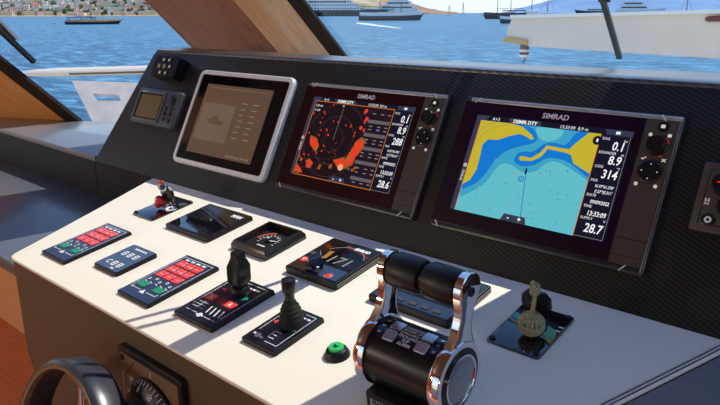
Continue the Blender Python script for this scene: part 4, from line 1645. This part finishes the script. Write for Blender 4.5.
def cone_m(a, r=.080):
    """frame lying on the knob's conical flank at angle a"""
    ca, sa = math.cos(R(a)), math.sin(R(a))
    out = V((ca, sa, 0))
    n = (out * .014 + V((0, 0, .016))).normalized()
    x_ = V((sa, -ca, 0))
    up = n.cross(x_)
    h_ = .0146 + .006 + (.088 - r) / (.016) * .014 + .0005
    c_ = V((cu, cv, h_)) + out * r
    M = Matrix.Identity(4)
    for i in range(3):
        M[i][0], M[i][1], M[i][2], M[i][3] = x_[i], up[i], n[i], c_[i]
    return M


for k in range(-12, 13):
    m.rect(-.0006, .0006, .001 if k % 2 else -.004, .008, .0004, M=cone_m(100 - k * 7))
for k, s_ in ((-4, '20'), (-2, '10'), (0, '0'), (2, '10'), (4, '20'), (6, '30')):
    m.text(s_, 0, -.0125, .0006, .0115, 'CENTER', 0, .0003, M=cone_m(100 - k * 14))
t.part('degree_scale', m)
m = mb('white_print').rect(cu - .001, cu + .001, cv + .092, cv + .104, .0149)
m.stroke([(u1 - .052, v1 - .060), (u1 - .030, v1 - .060), (u1 - .030, v1 - .092), (u1 - .052, v1 - .092)], .0016, .0149, True)
m.rect(u1 - .046, u1 - .036, v1 - .078, v1 - .075, .0149)
t.part('panel_print', m)
m = mb('led_green_lit').disc((u1 - .036, v1 - .104), .006, .0150, 12)
t.part('indicator_lamp', m, label='green indicator lamp')

# wheel
WC = V((-1.108, .438, .818))
WA = V((-.05, -.955, .28)).normalized()
t = Thing('steering_wheel', 'black leather-rimmed steering wheel at the lower left corner', 'steering wheel', WORLD, WC.x, WC.y, WC.z)
e1 = V((1, 0, 0))
e2 = WA.cross(e1)
RW = .165


def wpt(a, r, z_=0.):
    return WC + (e1 * math.cos(a) + e2 * math.sin(a)) * r + WA * z_


m = MB().mat('wheel_leather')
rings_ = []
for k in range(65):
    a = 2 * math.pi * k / 64
    pr = [(RW - .002, -.030), (RW + .002, -.020), (RW + .003, .004), (RW + .002, .020), (RW - .003, .029), (RW - .011, .030), (RW - .015, .022), (RW - .016, 0), (RW - .015, -.022), (RW - .010, -.031)]
    rings_.append([wpt(a, r_, z_) for r_, z_ in pr])
m.loft(rings_, caps=False)
t.part('rim', m, smooth=60)
m = MB().mat('wheel_inner')
rings_ = [[wpt(2 * math.pi * k / 64, r_, z_) for r_, z_ in ((RW - .009, .0305), (RW - .0165, .0295), (RW - .0175, .020), (RW - .0145, .020))] for k in range(65)]
m.loft(rings_, caps=False)
t.part('rim_inlay', m, smooth=60)
for a in (90, 210, 330):
    q = [wpt(R(a), r_, z_) for r_, z_ in ((RW - .012, 0), (.10, -.010), (.045, -.022))]
    t.part('spoke', mb('chrome').tube(q, [.008, .010, .014], 12), label='chrome spoke')
t.part('hub', mb('chrome').lathe([(.050, -.035), (.052, -.020), (.042, -.006), (.0001, -.002)], WC, WA, 30))
t.part('shaft', mb('black_plastic').tube([WC - WA * .034, WC - WA * .13], [.026, .030], 18))

# ================================================================== OUTSIDE
SEA = -4.8
sea = mb('sea_water').rect(-9000, 9000, 2.5, 14000, SEA).build('sea', smooth=0)
structure(sea, 'blue choppy sea stretching to the horizon', 'sea')


# wipers
def frame_z(o):
    return o


gl_n = GN
gl_p = GP - GN * .045


def on_glass(px, py):
    return hit(px, py, gl_n, gl_p)


def bar(m, p, q, w, d, up):
    """flat bar from p to q, w wide in the plane, d deep along up"""
    p, q = V(p), V(q)
    t_ = (q - p).normalized()
    s_ = t_.cross(up).normalized() * w / 2
    n_ = up.normalized() * d / 2
    m.loft([[c_ - s_ - n_, c_ + s_ - n_, c_ + s_ + n_, c_ - s_ + n_] for c_ in (p, q)])
    return m


tip, top_ = on_glass(619.5, 58), on_glass(603, 0)
dirn = (top_ - tip)
up1 = tip + dirn * 1.12
OFFW = -gl_n * .045


def sunw(u, v):
    p = CONS.at(u, v, 0)
    return p + SUN * (gl_n.dot(gl_p - p) / gl_n.dot(SUN))


arm0, arm1 = sunw(-.879, -.27), sunw(-.906, -.486)
arm2 = arm1 + (arm1 - arm0) * .5
t = Thing('windscreen_wiper', 'black wiper hanging across the big windscreen pane, at the right', 'wiper', WORLD, tip.x, tip.y, tip.z)
t.part('blade', bar(mb('black_plastic'), tip, up1, .014, .010, gl_n))
m = bar(mb('edge_grey'), tip - gl_n * .010 + dirn * .05, up1 - gl_n * .010, .006, .006, gl_n)
t.part('blade_spine', m)
m = MB().mat('black_plastic')
bar(m, tip + dirn * .95 - gl_n * .008, arm0, .030, .010, gl_n)
bar(m, arm0, arm1, .046, .014, gl_n)
bar(m, arm1, arm2, .046, .014, gl_n)
t.part('arm', m)
m = MB().mat('rubber')
m.tube([sunw(*p) for p in ((-.87, -.10), (-.904, -.194), (-.94, -.282), (-.982, -.350), (-1.029, -.419), (-1.070, -.491), (-1.09, -.55))], .006, 8)
t.part('washer_hose', m)
m = MB().mat('rubber')
m.tube([sunw(*p) for p in ((-.90, -.28), (-.950, -.355), (-.991, -.427), (-1.029, -.488), (-1.05, -.55))], .006, 8)
t.part('washer_hose', m)

fn = (FD.cross(V((0, -1.022, 1)))).normalized()
if fn.dot(CAM - FP) > 0:
    fn = -fn
fpnt = FP + fn * .06
tip, mid_, top_ = hit(34, 62, fn, fpnt), hit(14, 42, fn, fpnt), hit(-30, 2, fn, fpnt)
t = Thing('windscreen_wiper', 'grey and black wiper at the far left windscreen pane', 'wiper', WORLD, tip.x, tip.y, tip.z)
t.part('blade', bar(mb('black_plastic'), tip, top_, .020, .016, fn))
m = bar(mb('edge_grey'), mid_ + fn * .016, top_ + fn * .016 + V((0, 0, .02)), .022, .012, fn)
t.part('arm', m, label='grey metal arm')

# foredeck rail and bulwark, left
a, c = at_depth(18, 73.5, 5.0), at_depth(190, 69, 5.2)
t = Thing('deck_rail', 'white oval handrail outside the left windscreen pane', 'rail', WORLD, a.x, a.y, a.z - .06)
m = MB().mat('white_gel')
dirr = (c - a).normalized()
side = V((0, 0, 1)).cross(dirr).normalized()
rings_ = []
for p, sc in ((a, .25), (a + dirr * .12, .8), (a + dirr * .3, 1.), (c, 1.1)):
    rings_.append([p + side * .06 * sc * math.cos(k) + V((0, 0, 1)) * .034 * sc * math.sin(k) for k in [2 * math.pi * q / 14 for q in range(14)]])
m.loft(rings_)
t.part('rail', m)
m = mb('mast')
bar(m, a + dirr * .38 - V((0, 0, .010)) - side * .055, c - V((0, 0, .008)) - side * .060, .012, .022, side)
t.part('rail_insert', m, label='thin grey-brown strip along the rail')
q = [at_depth(73, 83, 5.0), at_depth(120, 176, 4.6), at_depth(190, 178, 4.6), at_depth(190, 87, 5.0)]
t = Thing('bulwark_panel', 'slanted off-white bulwark panel below the handrail', 'bulwark', WORLD, q[1].x, q[1].y, q[1].z)
h_ = [at_depth(94, 96, 4.94), at_depth(99, 103, 4.9), at_depth(122, 103.5, 4.9), at_depth(120, 97.5, 4.94)]
n_ = (q[1] - q[0]).cross(q[3] - q[0]).normalized() * .03
m = MB().mat('teak_grey')
vs = q + h_ + [v + n_ for v in q] + [v + n_ for v in h_]
fs = []
for k in range(4):
    j = (k + 1) % 4
    fs += [(k, j, 4 + j, 4 + k), (8 + k, 8 + j, 12 + j, 12 + k), (k, j, 8 + j, 8 + k), (4 + k, 4 + j, 12 + j, 12 + k)]
m.solid(vs, fs)
t.part('panel', m)
lo = [v + V((0, 0, -5.0 - v.z)) for v in (q[1], q[2])]
vs = [q[1], q[2], lo[1], lo[0]]
m = MB().mat('white_gel').solid(vs + [v + n_ for v in vs], [(0, 1, 2, 3), (4, 5, 6, 7), (0, 1, 5, 4), (1, 2, 6, 5), (2, 3, 7, 6), (3, 0, 4, 7)])
t.part('hull_side', m)

# pale davit boom, right
BY = 6.0
tl, tr = at_y(512, 17.5, BY), at_y(860, 9.0, BY)
bl0, bl1, br = at_y(505, 38, BY), at_y(530, 46.5, BY), at_y(860, 68, BY)
t = Thing('davit_boom', 'long pale grey boom reaching across the water beyond the right windscreen', 'boom', WORLD, tr.x, BY, br.z)
m = MB().mat('white_gel')
prof = [tl, tr, br, bl1, bl0]
rings_ = [[v + V((0, dy, 0)) for v in prof] for dy in (0, .30)]
m.loft(rings_)
o = t.part('beam', m)
m = MB().mat('hull_white')
bar(m, tl + V((0, .13, .008)), tr + V((0, .13, .008)), .34, .03, V((0, 0, 1)))
t.part('top_cap', m, label='bright white top edge')
m = MB().mat('tan')
p0, p1 = at_y(505, 39.5, BY), at_y(528, 42.5, BY)
bar(m, p0 + V((0, .1, 0)), p1 + V((0, .1, 0)), .26, .045, V((0, 0, 1)))
t.part('end_pad', m, label='tan wooden end pad')
m = MB().mat('hull_white').box(tr.x - .4, tr.x + .1, BY - .05, BY + .35, br.z - 2.2, br.z + .05, .02)
t.part('pedestal', m)
hk = at_y(520, 43.5, BY) + V((0, .1, 0))
t = Thing('hoist_block', 'small banded brown and white hoist block hanging from the boom tip', 'hoist block', WORLD, hk.x, hk.y, hk.z)
k_ = .0098 * hk.length / 6.2
hd = hk.length * 1.0 / FPX * .80
m = MB().mat('mast').lathe([(0.0405, 0.0000), (0.0459, -0.0405), (0.0459, -0.0607)], hk, (0, 0, 1), 18)
m.mat('hull_white').lathe([(0.0486, -0.0607), (0.0486, -0.0837)], hk, (0, 0, 1), 18)
m.mat('red_paint').lathe([(0.0459, -0.0837), (0.0459, -0.1107)], hk, (0, 0, 1), 18)
m.mat('hull_white').lathe([(0.0486, -0.1107), (0.0459, -0.1323), (0.0297, -0.1431)], hk, (0, 0, 1), 18)
t.part('block', m)
m = MB().mat('mast').tube([hk + V((.0 + .012 * math.sin(k * .8), 0, -.140 - .010 * k)) for k in range(6)], .009, 8)
t.part('hook', m)


# ---- boats
def place_at_sea(px, py):
    p = at_z(px, py, SEA)
    return p, math.hypot(p.x, p.y)


def hull_rings(L, B, H, bow=.25, sheer=.25, stern=.8):
    out = []
    N = 14
    for i in range(N + 1):
        f = i / N
        x = (f - .5) * L
        w = B / 2 * (stern + (1 - stern) * min(1, f / .3)) * (1 if f < .55 else max(.02, 1 - ((f - .55) / .45) ** 2.0))
        top = H * (1 + sheer * max(0, (f - .5) / .5) ** 2 + .35 * sheer * max(0, (.3 - f) / .3) ** 2)
        xo = bow * L * .25 * max(0, (f - .7) / .3) ** 2
        out.append([V((x, -w * .7, -.4)), V((x, w * .7, -.4)), V((x + xo * .4, w, top * .55)), V((x + xo, w * .98, top)), V((x + xo, -w * .98, top)), V((x + xo * .4, -w, top * .55))])
    return out


def boat_root(name, label, px, py, heading_flip, cat='boat', group=None):
    p, d = place_at_sea(px, py)
    b_ = math.atan2(RX.y, RX.x)
    ray = V((p.x, p.y, 0)).normalized()
    perp = math.atan2(-ray.x, ray.y)
    o = bpy.data.objects.new(name, None)
    COL.objects.link(o)
    o.location = (p.x, p.y, SEA)
    o.rotation_euler = (0, 0, perp + (math.pi if heading_flip else 0))
    tag(o, label, cat, group)
    return o, d / FPX * 1.0


def gulet(name, label, px, py, wpx, flip=False, hullm='hull_dark', bandm='hull_wood', awn='canvas_blue', masts=(0.1,), mast_h=1.2, hh=.10, cat='boat'):
    o, s = boat_root(name, label, px, py, flip, cat)
    s /= abs(FX.normalized().dot(V((o.location.x, o.location.y, SEA - 1.6)).normalized()))
    L = wpx * s
    H = hh * L
    m = MB().mat(hullm).loft(hull_rings(L, L * .26, H))
    m.build('hull', o)
    m = MB().mat(bandm).loft([[V((r[3].x * .965, r[3].y * .93, H * .9 + (r[3].z - H))), V((r[4].x * .965, r[4].y * .93, H * .9 + (r[4].z - H))), V((r[4].x * .965, r[4].y * .9, r[4].z + .7 * H)), V((r[3].x * .965, r[3].y * .9, r[3].z + .7 * H))] for r in hull_rings(L, L * .26, H)])
    m.build('rail_band', o)
    m = MB().mat('hull_wood' if hullm != 'hull_white' else 'hull_white').box(-.22 * L, .12 * L, -.07 * L, .07 * L, H, H * 1.85, H * .1)
    m.mat('window_dark')
    for k in range(5):
        m.box(-.19 * L + k * .058 * L, -.155 * L + k * .058 * L, -.0715 * L, .0715 * L, H * 1.38, H * 1.68)
    m.build('deckhouse', o)
    if awn:
        m = MB().mat(awn).box(-.46 * L, .10 * L, -.09 * L, .09 * L, H * 2.25, H * 2.5, H * .08)
        m.mat('mast')
        for x in (-.42, -.2, .06):
            for y in (-.08, .08):
                m.box((x - .004) * L, (x + .004) * L, (y - .004) * L, (y + .004) * L, H, H * 2.3)
        m.build('awning', o)
    for x in masts:
        ht = mast_h * L
        m = MB().mat('mast').tube([V((x * L, 0, H)), V((x * L, 0, ht))], [.011 * L, .006 * L], 8)
        m.build('mast', o)
        m = MB().mat('mast')
        m.tube([V((x * L, 0, H * 2.8)), V((x * L - .3 * L, 0, H * 3.0))], .006 * L, 6)
        m.build('furled_boom', o)
    m = MB().mat('mast').tube([V((.49 * L, 0, H * 1.25)), V((.64 * L, 0, H * 1.6))], [.008 * L, .004 * L], 6)
    m.build('bowsprit', o)
    return o


def motor_yacht(name, label, px, py, wpx, flip=False, decks=2, mast=True, hull_m='hull_white', hh=.12, cat='boat'):
    o, s = boat_root(name, label, px, py, flip, cat)
    s /= abs(FX.normalized().dot(V((o.location.x, o.location.y, SEA - 1.6)).normalized()))
    L = wpx * s
    H = hh * L
    MB().mat(hull_m).loft(hull_rings(L, L * .22, H, .4, .35)).build('hull', o)
    for k in range(decks):
        x0, x1 = (-.42 + .05 * k) * L, (.18 - .10 * k) * L
        w = (.095 - .015 * k) * L
        z0, z1 = H * (1 + .75 * k), H * (1.72 + .75 * k)
        m = MB().mat('hull_white')
        m.solid([V((x0, -w, z0)), V((x1 + .05 * L, -w, z0)), V((x1 + .05 * L, w, z0)), V((x0, w, z0)), V((x0, -w, z1)), V((x1 - .02 * L, -w, z1)), V((x1 - .02 * L, w, z1)), V((x0, w, z1))],
                [(0, 1, 2, 3), (4, 5, 6, 7), (0, 1, 5, 4), (1, 2, 6, 5), (2, 3, 7, 6), (3, 0, 4, 7)])
        m.mat('window_dark').box(x0 + .05 * L, x1 - .015 * L, -w * 1.01, w * 1.01, z0 + .35 * (z1 - z0), z0 + .72 * (z1 - z0))
        m.build('deck', o)
    if mast:
        zt = H * (1 + .75 * decks)
        MB().mat('mast').tube([V((-.12 * L, 0, zt - .02 * L)), V((-.12 * L, 0, zt + .20 * L))], .006 * L, 6).build('mast', o)
    return o


def sailboat(name, label, px, py, wpx, mast_px, flip=False, hull_m='hull_white'):
    o, s = boat_root(name, label, px, py, flip, 'sailing boat')
    s /= abs(FX.normalized().dot(V((o.location.x, o.location.y, SEA - 1.6)).normalized()))
    L = wpx * s
    H = .12 * L
    MB().mat(hull_m).loft(hull_rings(L, L * .25, H)).build('hull', o)
    MB().mat('hull_white').box(-.2 * L, .2 * L, -.08 * L, .08 * L, H * .95, H * 1.7, H * .2).build('cabin', o)
    MB().mat('mast').tube([V((0, 0, H)), V((0, 0, mast_px * s))], [max(.008 * L, .35 * s), max(.005 * L, .25 * s)], 8).build('mast', o)
    m = MB().mat('mast')
    for x in (-.48, .48):
        m.tube([V((x * L, 0, H)), V((0, 0, mast_px * s * .97))], .10 * s, 5)
    m.build('rigging', o)
    return o


gulet('wooden_gulet', 'wooden boat with dark hull and blue awnings off the left shore', 92, 24.3, 40, False, 'hull_dark', 'hull_wood', 'canvas_blue', (0.0,), .26, .055)
motor_yacht('small_motorboat', 'tiny white motorboat just left of the wooden boat', 52, 25.2, 8, True, 1, False)
gulet('white_gulet', 'long white-topped boat with dark hull under the headland', 389, 20.5, 56, False, 'hull_dark', 'hull_white', 'canvas_teal', (-.15, .2), .30, .075)
# ferry
o, s = boat_root('ferry', 'large white ship with dark blue hull beside the wooden pillar', 336, 16.2, False, 'ship')
L = 84 * s
H = 5.6 * s
MB().mat('hull_dark').loft(hull_rings(L, L * .16, H, .5, .12)).build('hull', o)
for k in range(4):
    x0, x1 = (-.46 + .03 * k) * L, (.30 - .06 * k) * L
    z0, z1 = H + k * 3.0 * s, H + (k + 1) * 3.0 * s
    m = MB().mat('hull_white').box(x0, x1, -.07 * L, .07 * L, z0, z1)
    m.mat('window_dark')
    for q in range(22):
        xx = x0 + (x1 - x0) * (q + .3) / 22
        m.box(xx, xx + (x1 - x0) * .022, -.0705 * L, .0705 * L, z0 + 1.0 * s, z0 + 2.1 * s)
    m.build('deck', o)
m = MB().mat('roof_tile').box(-.30 * L, .12 * L, -.071 * L, .071 * L, H + 6.8 * s, H + 8.2 * s)
m.build('lifeboat_row', o)
motor_yacht('white_yacht', 'bright white yacht in front of the large ship', 391, 15.2, 50, True, 3, True, hh=.10)
# its wake
p0, p1 = at_z(358, 23, SEA), at_z(440, 28, SEA)
sailboat('sailing_boat', 'small white sailing boat on open water near the headland', 449, 15.6, 5, 9)
sailboat('sailing_boat', 'tiny sailing boat mast right of the headland tip', 463, 14.2, 4, 10)
gulet('dark_gulet', 'dark two-masted boat at anchor left of the boom', 506, 19.0, 36, True, 'hull_dark', 'hull_dark', 'canvas_blue', (-.1, .22), .5, .085)
gulet('dark_gulet', 'smaller dark boat with white trim close to the boom tip', 512, 23.5, 20, True, 'hull_dark', 'hull_white', None, (.1,), 1.0, .17)
sailboat('sailing_boat', 'sailing boat with tall rigging behind the boom tip', 531, 18.5, 34, 30, False, 'hull_white')
sailboat('sailing_boat', 'sailing boat with tall mast and stays right of the boom tip', 547, 15.6, 14, 18, False, 'hull_white')
motor_yacht('dark_motorboat', 'low dark motorboat with white wheelhouse above the boom', 592, 14.6, 24, True, 1, False, 'hull_dark')
motor_yacht('white_motor_yacht', 'white motor yacht with two masts above the boom, beside the right wiper', 638, 14.8, 34, False, 2, True)
sailboat('sailing_boat', 'pale sailing boat at the far right above the boom', 686, 14.4, 10, 13)
o, s = boat_root('red_buoy_float', 'dark red float on the boom top at the right edge', 716, 20, False, 'float')
bpy.data.objects.remove(o)
p = at_y(715, 18.6, BY - .03)
t = Thing('deck_fitting', 'small dark red fitting on the boom at the right edge', 'fitting', WORLD, p.x, p.y, p.z)
t.part('body', mb('red_paint').lathe([(.012, -.10), (.022, -.08), (.026, .10), (.018, .16)], p + V((.03, 0, 0)), (1, 0, .04), 14))

# wake
m = MB().mat('hull_white')
w_ = mb('hull_white')
pts0 = [(357, 22.6), (365, 23.0), (380, 25.2), (400, 27.8), (402, 28.6), (380, 26.6), (364, 24.6), (356, 23.4)]
poly = [at_z(x, y, SEA + .05) for x, y in pts0]
mm_ = mb('hull_white').flat([(p.x, p.y) for p in poly], SEA + .06)
tag(mm_.build('boat_wake', smooth=0), 'thin white wake crossing the water below the white-topped boat', 'wake', None, 'stuff')


# ---- coast
def hill(name, label, prof, dist, depth, mt, base=SEA - 2, nz=10, rough=0.):
    """a hillside: prof is (px, py of the ridge); the shore lies at dist, the ridge depth behind it"""
    random.seed(5)
    b = bmesh.new()
    rows = []
    # densify
    P = []
    for (x0, y0), (x1, y1) in zip(prof, prof[1:]):
        n = max(1, int(abs(x1 - x0) / 6))
        for k in range(n):
            P.append((x0 + (x1 - x0) * k / n, y0 + (y1 - y0) * k / n))
    P.append(prof[-1])
    for j in range(nz + 1):
        f = j / nz
        row = []
        for x, y in P:
            s0 = sight(x, 13.)
            hz = V((s0.x, s0.y, 0)).normalized()
            d = dist + depth * f
            pr = CAM + sight(x, y) * ((dist + depth) / math.hypot(s0.x, s0.y))
            zt = pr.z
            z = base + (zt - base) * (f ** .8) + random.uniform(-1, 1) * rough * (zt - base) * f
            row.append(b.verts.new((hz.x * d, hz.y * d, z)))
        rows.append(row)
    for r0_, r1_ in zip(rows, rows[1:]):
        for k in range(len(P) - 1):
            b.faces.new((r0_[k], r0_[k + 1], r1_[k + 1], r1_[k]))
    # closed back so it is a body, not a sheet
    back = [b.verts.new((v.co.x * 1.05, v.co.y * 1.05, base)) for v in rows[-1]]
    for k in range(len(P) - 1):
        b.faces.new((rows[-1][k], rows[-1][k + 1], back[k + 1], back[k]))
    bmesh.ops.recalc_face_normals(b, faces=b.faces[:])
    m = MB().mat(mt)
    m._take(b)
    o = m.build(name, smooth=60)
    structure(o, label, 'hill')
    return o


LSH = 1750.
hill('hillside', 'built-up green hillside along the left shore', [(-140, -34), (-40, -36), (60, -30), (160, -34), (260, -30), (345, -26), (380, -16)], LSH, 600, 'hill_green', rough=.05)
hill('headland', 'dry reddish headland sloping down to the open sea', [(330, -30), (380, -14), (398, -1), (412, 3.5), (428, 8.0), (446, 11.3), (458, 12.2)], 2600., 500, 'hill_red', rough=.06)
hill('mountain', 'pale blue haze-tinted distant mountain across the right horizon', [(504, 12.2), (520, 8.0), (540, 3), (560, -3), (600, -9), (660, -12), (720, -11), (800, -14), (900, -10)], 9000., 2500, 'hill_haze', rough=.02)

# houses on the left shore
random.seed(21)
hx = []
houses = []


def hill_pt(px, f):
    prof = [(-140, -34), (-40, -36), (60, -30), (160, -34), (260, -30), (345, -26), (380, -16)]
    for (x0, y0), (x1, y1) in zip(prof, prof[1:]):
        if x0 <= px <= x1:
            y = y0 + (y1 - y0) * (px - x0) / (x1 - x0)
    s0 = sight(px, 13.)
    hz = V((s0.x, s0.y, 0)).normalized()
    d = LSH + 600 * f
    zt = (CAM + sight(px, y) * ((LSH + 600) / math.hypot(s0.x, s0.y))).z
    z = (SEA - 2) + (zt - SEA + 2) * (f ** .8)
    return V((hz.x * d, hz.y * d, z)), math.atan2(-hz.x, hz.y)


def house_mesh(w, h, d, wall, roof):
    m = MB().mat(wall).box(-w / 2, w / 2, -d / 2, d / 2, -3, h)
    m.mat('window_dark')
    n = max(2, int(w / 4))
    for k in range(n):
        for fl in range(max(1, int(h / 3.2))):
            x = -w / 2 + (k + .5) * w / n
            m.box(x - .9, x + .9, -d / 2 - .05, -d / 2 + .2, fl * 3.2 + 1.0, fl * 3.2 + 2.4)
    return m


protos = []
for k, (w, h, d, wall, roof) in enumerate(((17, 7, 11, 'house_white', 'roof_tile'), (13, 9.5, 10, 'house_white', None), (24, 8.5, 12, 'house_cream', None), (11, 6.5, 10, 'house_white', 'roof_tile'))):
    o = bpy.data.objects.new('seaside_house', None)
    COL.objects.link(o)
    house_mesh(w, h, d, wall, roof).build('walls', o, smooth=0)
    if roof:
        m = MB().mat(roof).solid([V((-w * .54, -d * .56, h)), V((w * .54, -d * .56, h)), V((w * .54, d * .56, h)), V((-w * .54, d * .56, h)), V((-w * .3, 0, h + 2.6)), V((w * .3, 0, h + 2.6))],
                                 [(0, 1, 2, 3), (0, 1, 5, 4), (1, 2, 5), (2, 3, 4, 5), (3, 0, 4)])
        m.build('roof', o, smooth=0)
    else:
        m = MB().mat('house_cream').box(-w * .52, w * .52, -d * .53, d * .53, h, h + .5)
        m.build('flat_roof', o, smooth=0)
    protos.append(o)
used = set()
spots = []
for row, f in enumerate((.015, .05, .085, .12, .155, .195)):
    x = -6 + random.uniform(0, 8)
    while x < 168:
        spots.append((x, f + random.uniform(-.008, .008), row))
        x += random.uniform(7, 15)
LAB = {0: 'small white house with tiled roof on the far left shore', 1: 'tall white flat-roofed house on the far left shore', 2: 'wide cream apartment house on the far left shore', 3: 'little white tiled-roof cottage on the far left shore'}
for i, (x, f, row) in enumerate(spots):
    k = random.choice((0, 1, 1, 2, 3))
    p, rot = hill_pt(x, f)
    if k in used:
        o = copy_tree(protos[k])
    else:
        o = protos[k]
        used.add(k)
    o.location = p
    o.rotation_euler = (0, 0, rot + random.uniform(-.4, .4))
    tag(o, LAB[k], 'house', 'kind %s houses on the left hillside' % ('with tiled roofs', 'with flat roofs', 'of apartments', 'of cottages')[k])
# trees between: uncountable cover
m = MB().mat('foliage')
for k in range(260):
    x = random.uniform(-12, 172)
    f = random.uniform(.01, .24)
    p, _ = hill_pt(x, f)
    r_ = random.uniform(3.0, 6.5)
    b = bmesh.new()
    bmesh.ops.create_icosphere(b, subdivisions=1, radius=r_)
    for v in b.verts:
        v.co *= random.uniform(.75, 1.2)
    m._take(b, Matrix.Translation(p + V((0, 0, r_ * .6))))
tag(m.build('foliage'), 'green trees scattered between the houses on the left shore', 'trees', None, 'stuff')
m = MB().mat('tan')
pts = []
for x in range(-20, 181, 10):
    s0 = sight(x, 13.)
    hz = V((s0.x, s0.y, 0)).normalized()
    pts.append(hz)
vs = [h * (LSH - 30) + V((0, 0, SEA - .5)) for h in pts] + [h * (LSH + 14) + V((0, 0, SEA + 2.6)) for h in pts]
n = len(pts)
m.solid(vs, [(k, k + 1, n + k + 1, n + k) for k in range(n - 1)])
structure(m.build('beach', smooth=0), 'thin sandy beach along the left shore', 'beach')

# ================================================================== LIGHT
w = bpy.data.worlds.new('sky')
scn.world = w
w.use_nodes = True
nt = w.node_tree
bg = nt.nodes['Background']
tc = nt.nodes.new('ShaderNodeTexCoord')
sp = nt.nodes.new('ShaderNodeSeparateXYZ')
nt.links.new(tc.outputs['Generated'], sp.inputs[0])
SKYC = ramp(nt, sp.outputs['Z'], [(0.0, (.70, .80, .88)), (.06, (.66, .80, .92)), (.2, (.42, .61, .90)), (.5, (.21, .38, .74)), (1.0, (.11, .23, .56))])
nt.links.new(SKYC, bg.inputs[0])
bg.inputs[1].default_value = 1.32
SD = SUN.normalized()
for k, x in enumerate((-3.3, -2.75, .05, .9)):  # unseen fill lamps, added to warm the wood and dash
    t = Thing('fill_lamp', ('added brass fill lamp at the far left of the aft wall', 'added brass fill lamp left of the added aft opening', 'added brass fill lamp right of the added aft opening', 'added brass fill lamp at the far right of the aft wall')[k], 'lamp', WORLD, x, -2.4, 1.45, group='added fill lamps on the aft wall')
    t.part('back_plate', mb('brass').lathe([(.05, 0), (.05, .012), (.03, .02), (.0001, .02)], (x, -2.40, 1.45), (0, 1, 0), 20))
    t.part('fill_lamp_shade', mb('fill_glow').ball((x, -2.31, 1.45), .075, 18))
    ll = bpy.data.lights.new('fill_lamp_light', 'AREA')
    ll.shape = 'DISK'
    ll.size = .3
    ll.energy = (15, 15, 2, 2)[k]
    ll.color = (1., .80, .60)
    lo = bpy.data.objects.new('fill_lamp_light', ll)
    COL.objects.link(lo)
    lo.location = (x, -2.21, 1.45)
    lo.rotation_euler = (R(90), 0, 0)
sl = bpy.data.lights.new('sun', 'SUN')
sl.energy = 4.1
sl.angle = R(.25)
sl.color = (1., .96, .87)
so = bpy.data.objects.new('sun', sl)
COL.objects.link(so)
so.rotation_euler = SD.to_track_quat('Z', 'Y').to_euler()
so.location = (3, 3, 6)

scn.view_settings.view_transform = 'Standard'
scn.view_settings.look = 'None'
scn.view_settings.exposure = 0
scn.view_settings.gamma = 1
scn.view_settings.use_curve_mapping = False
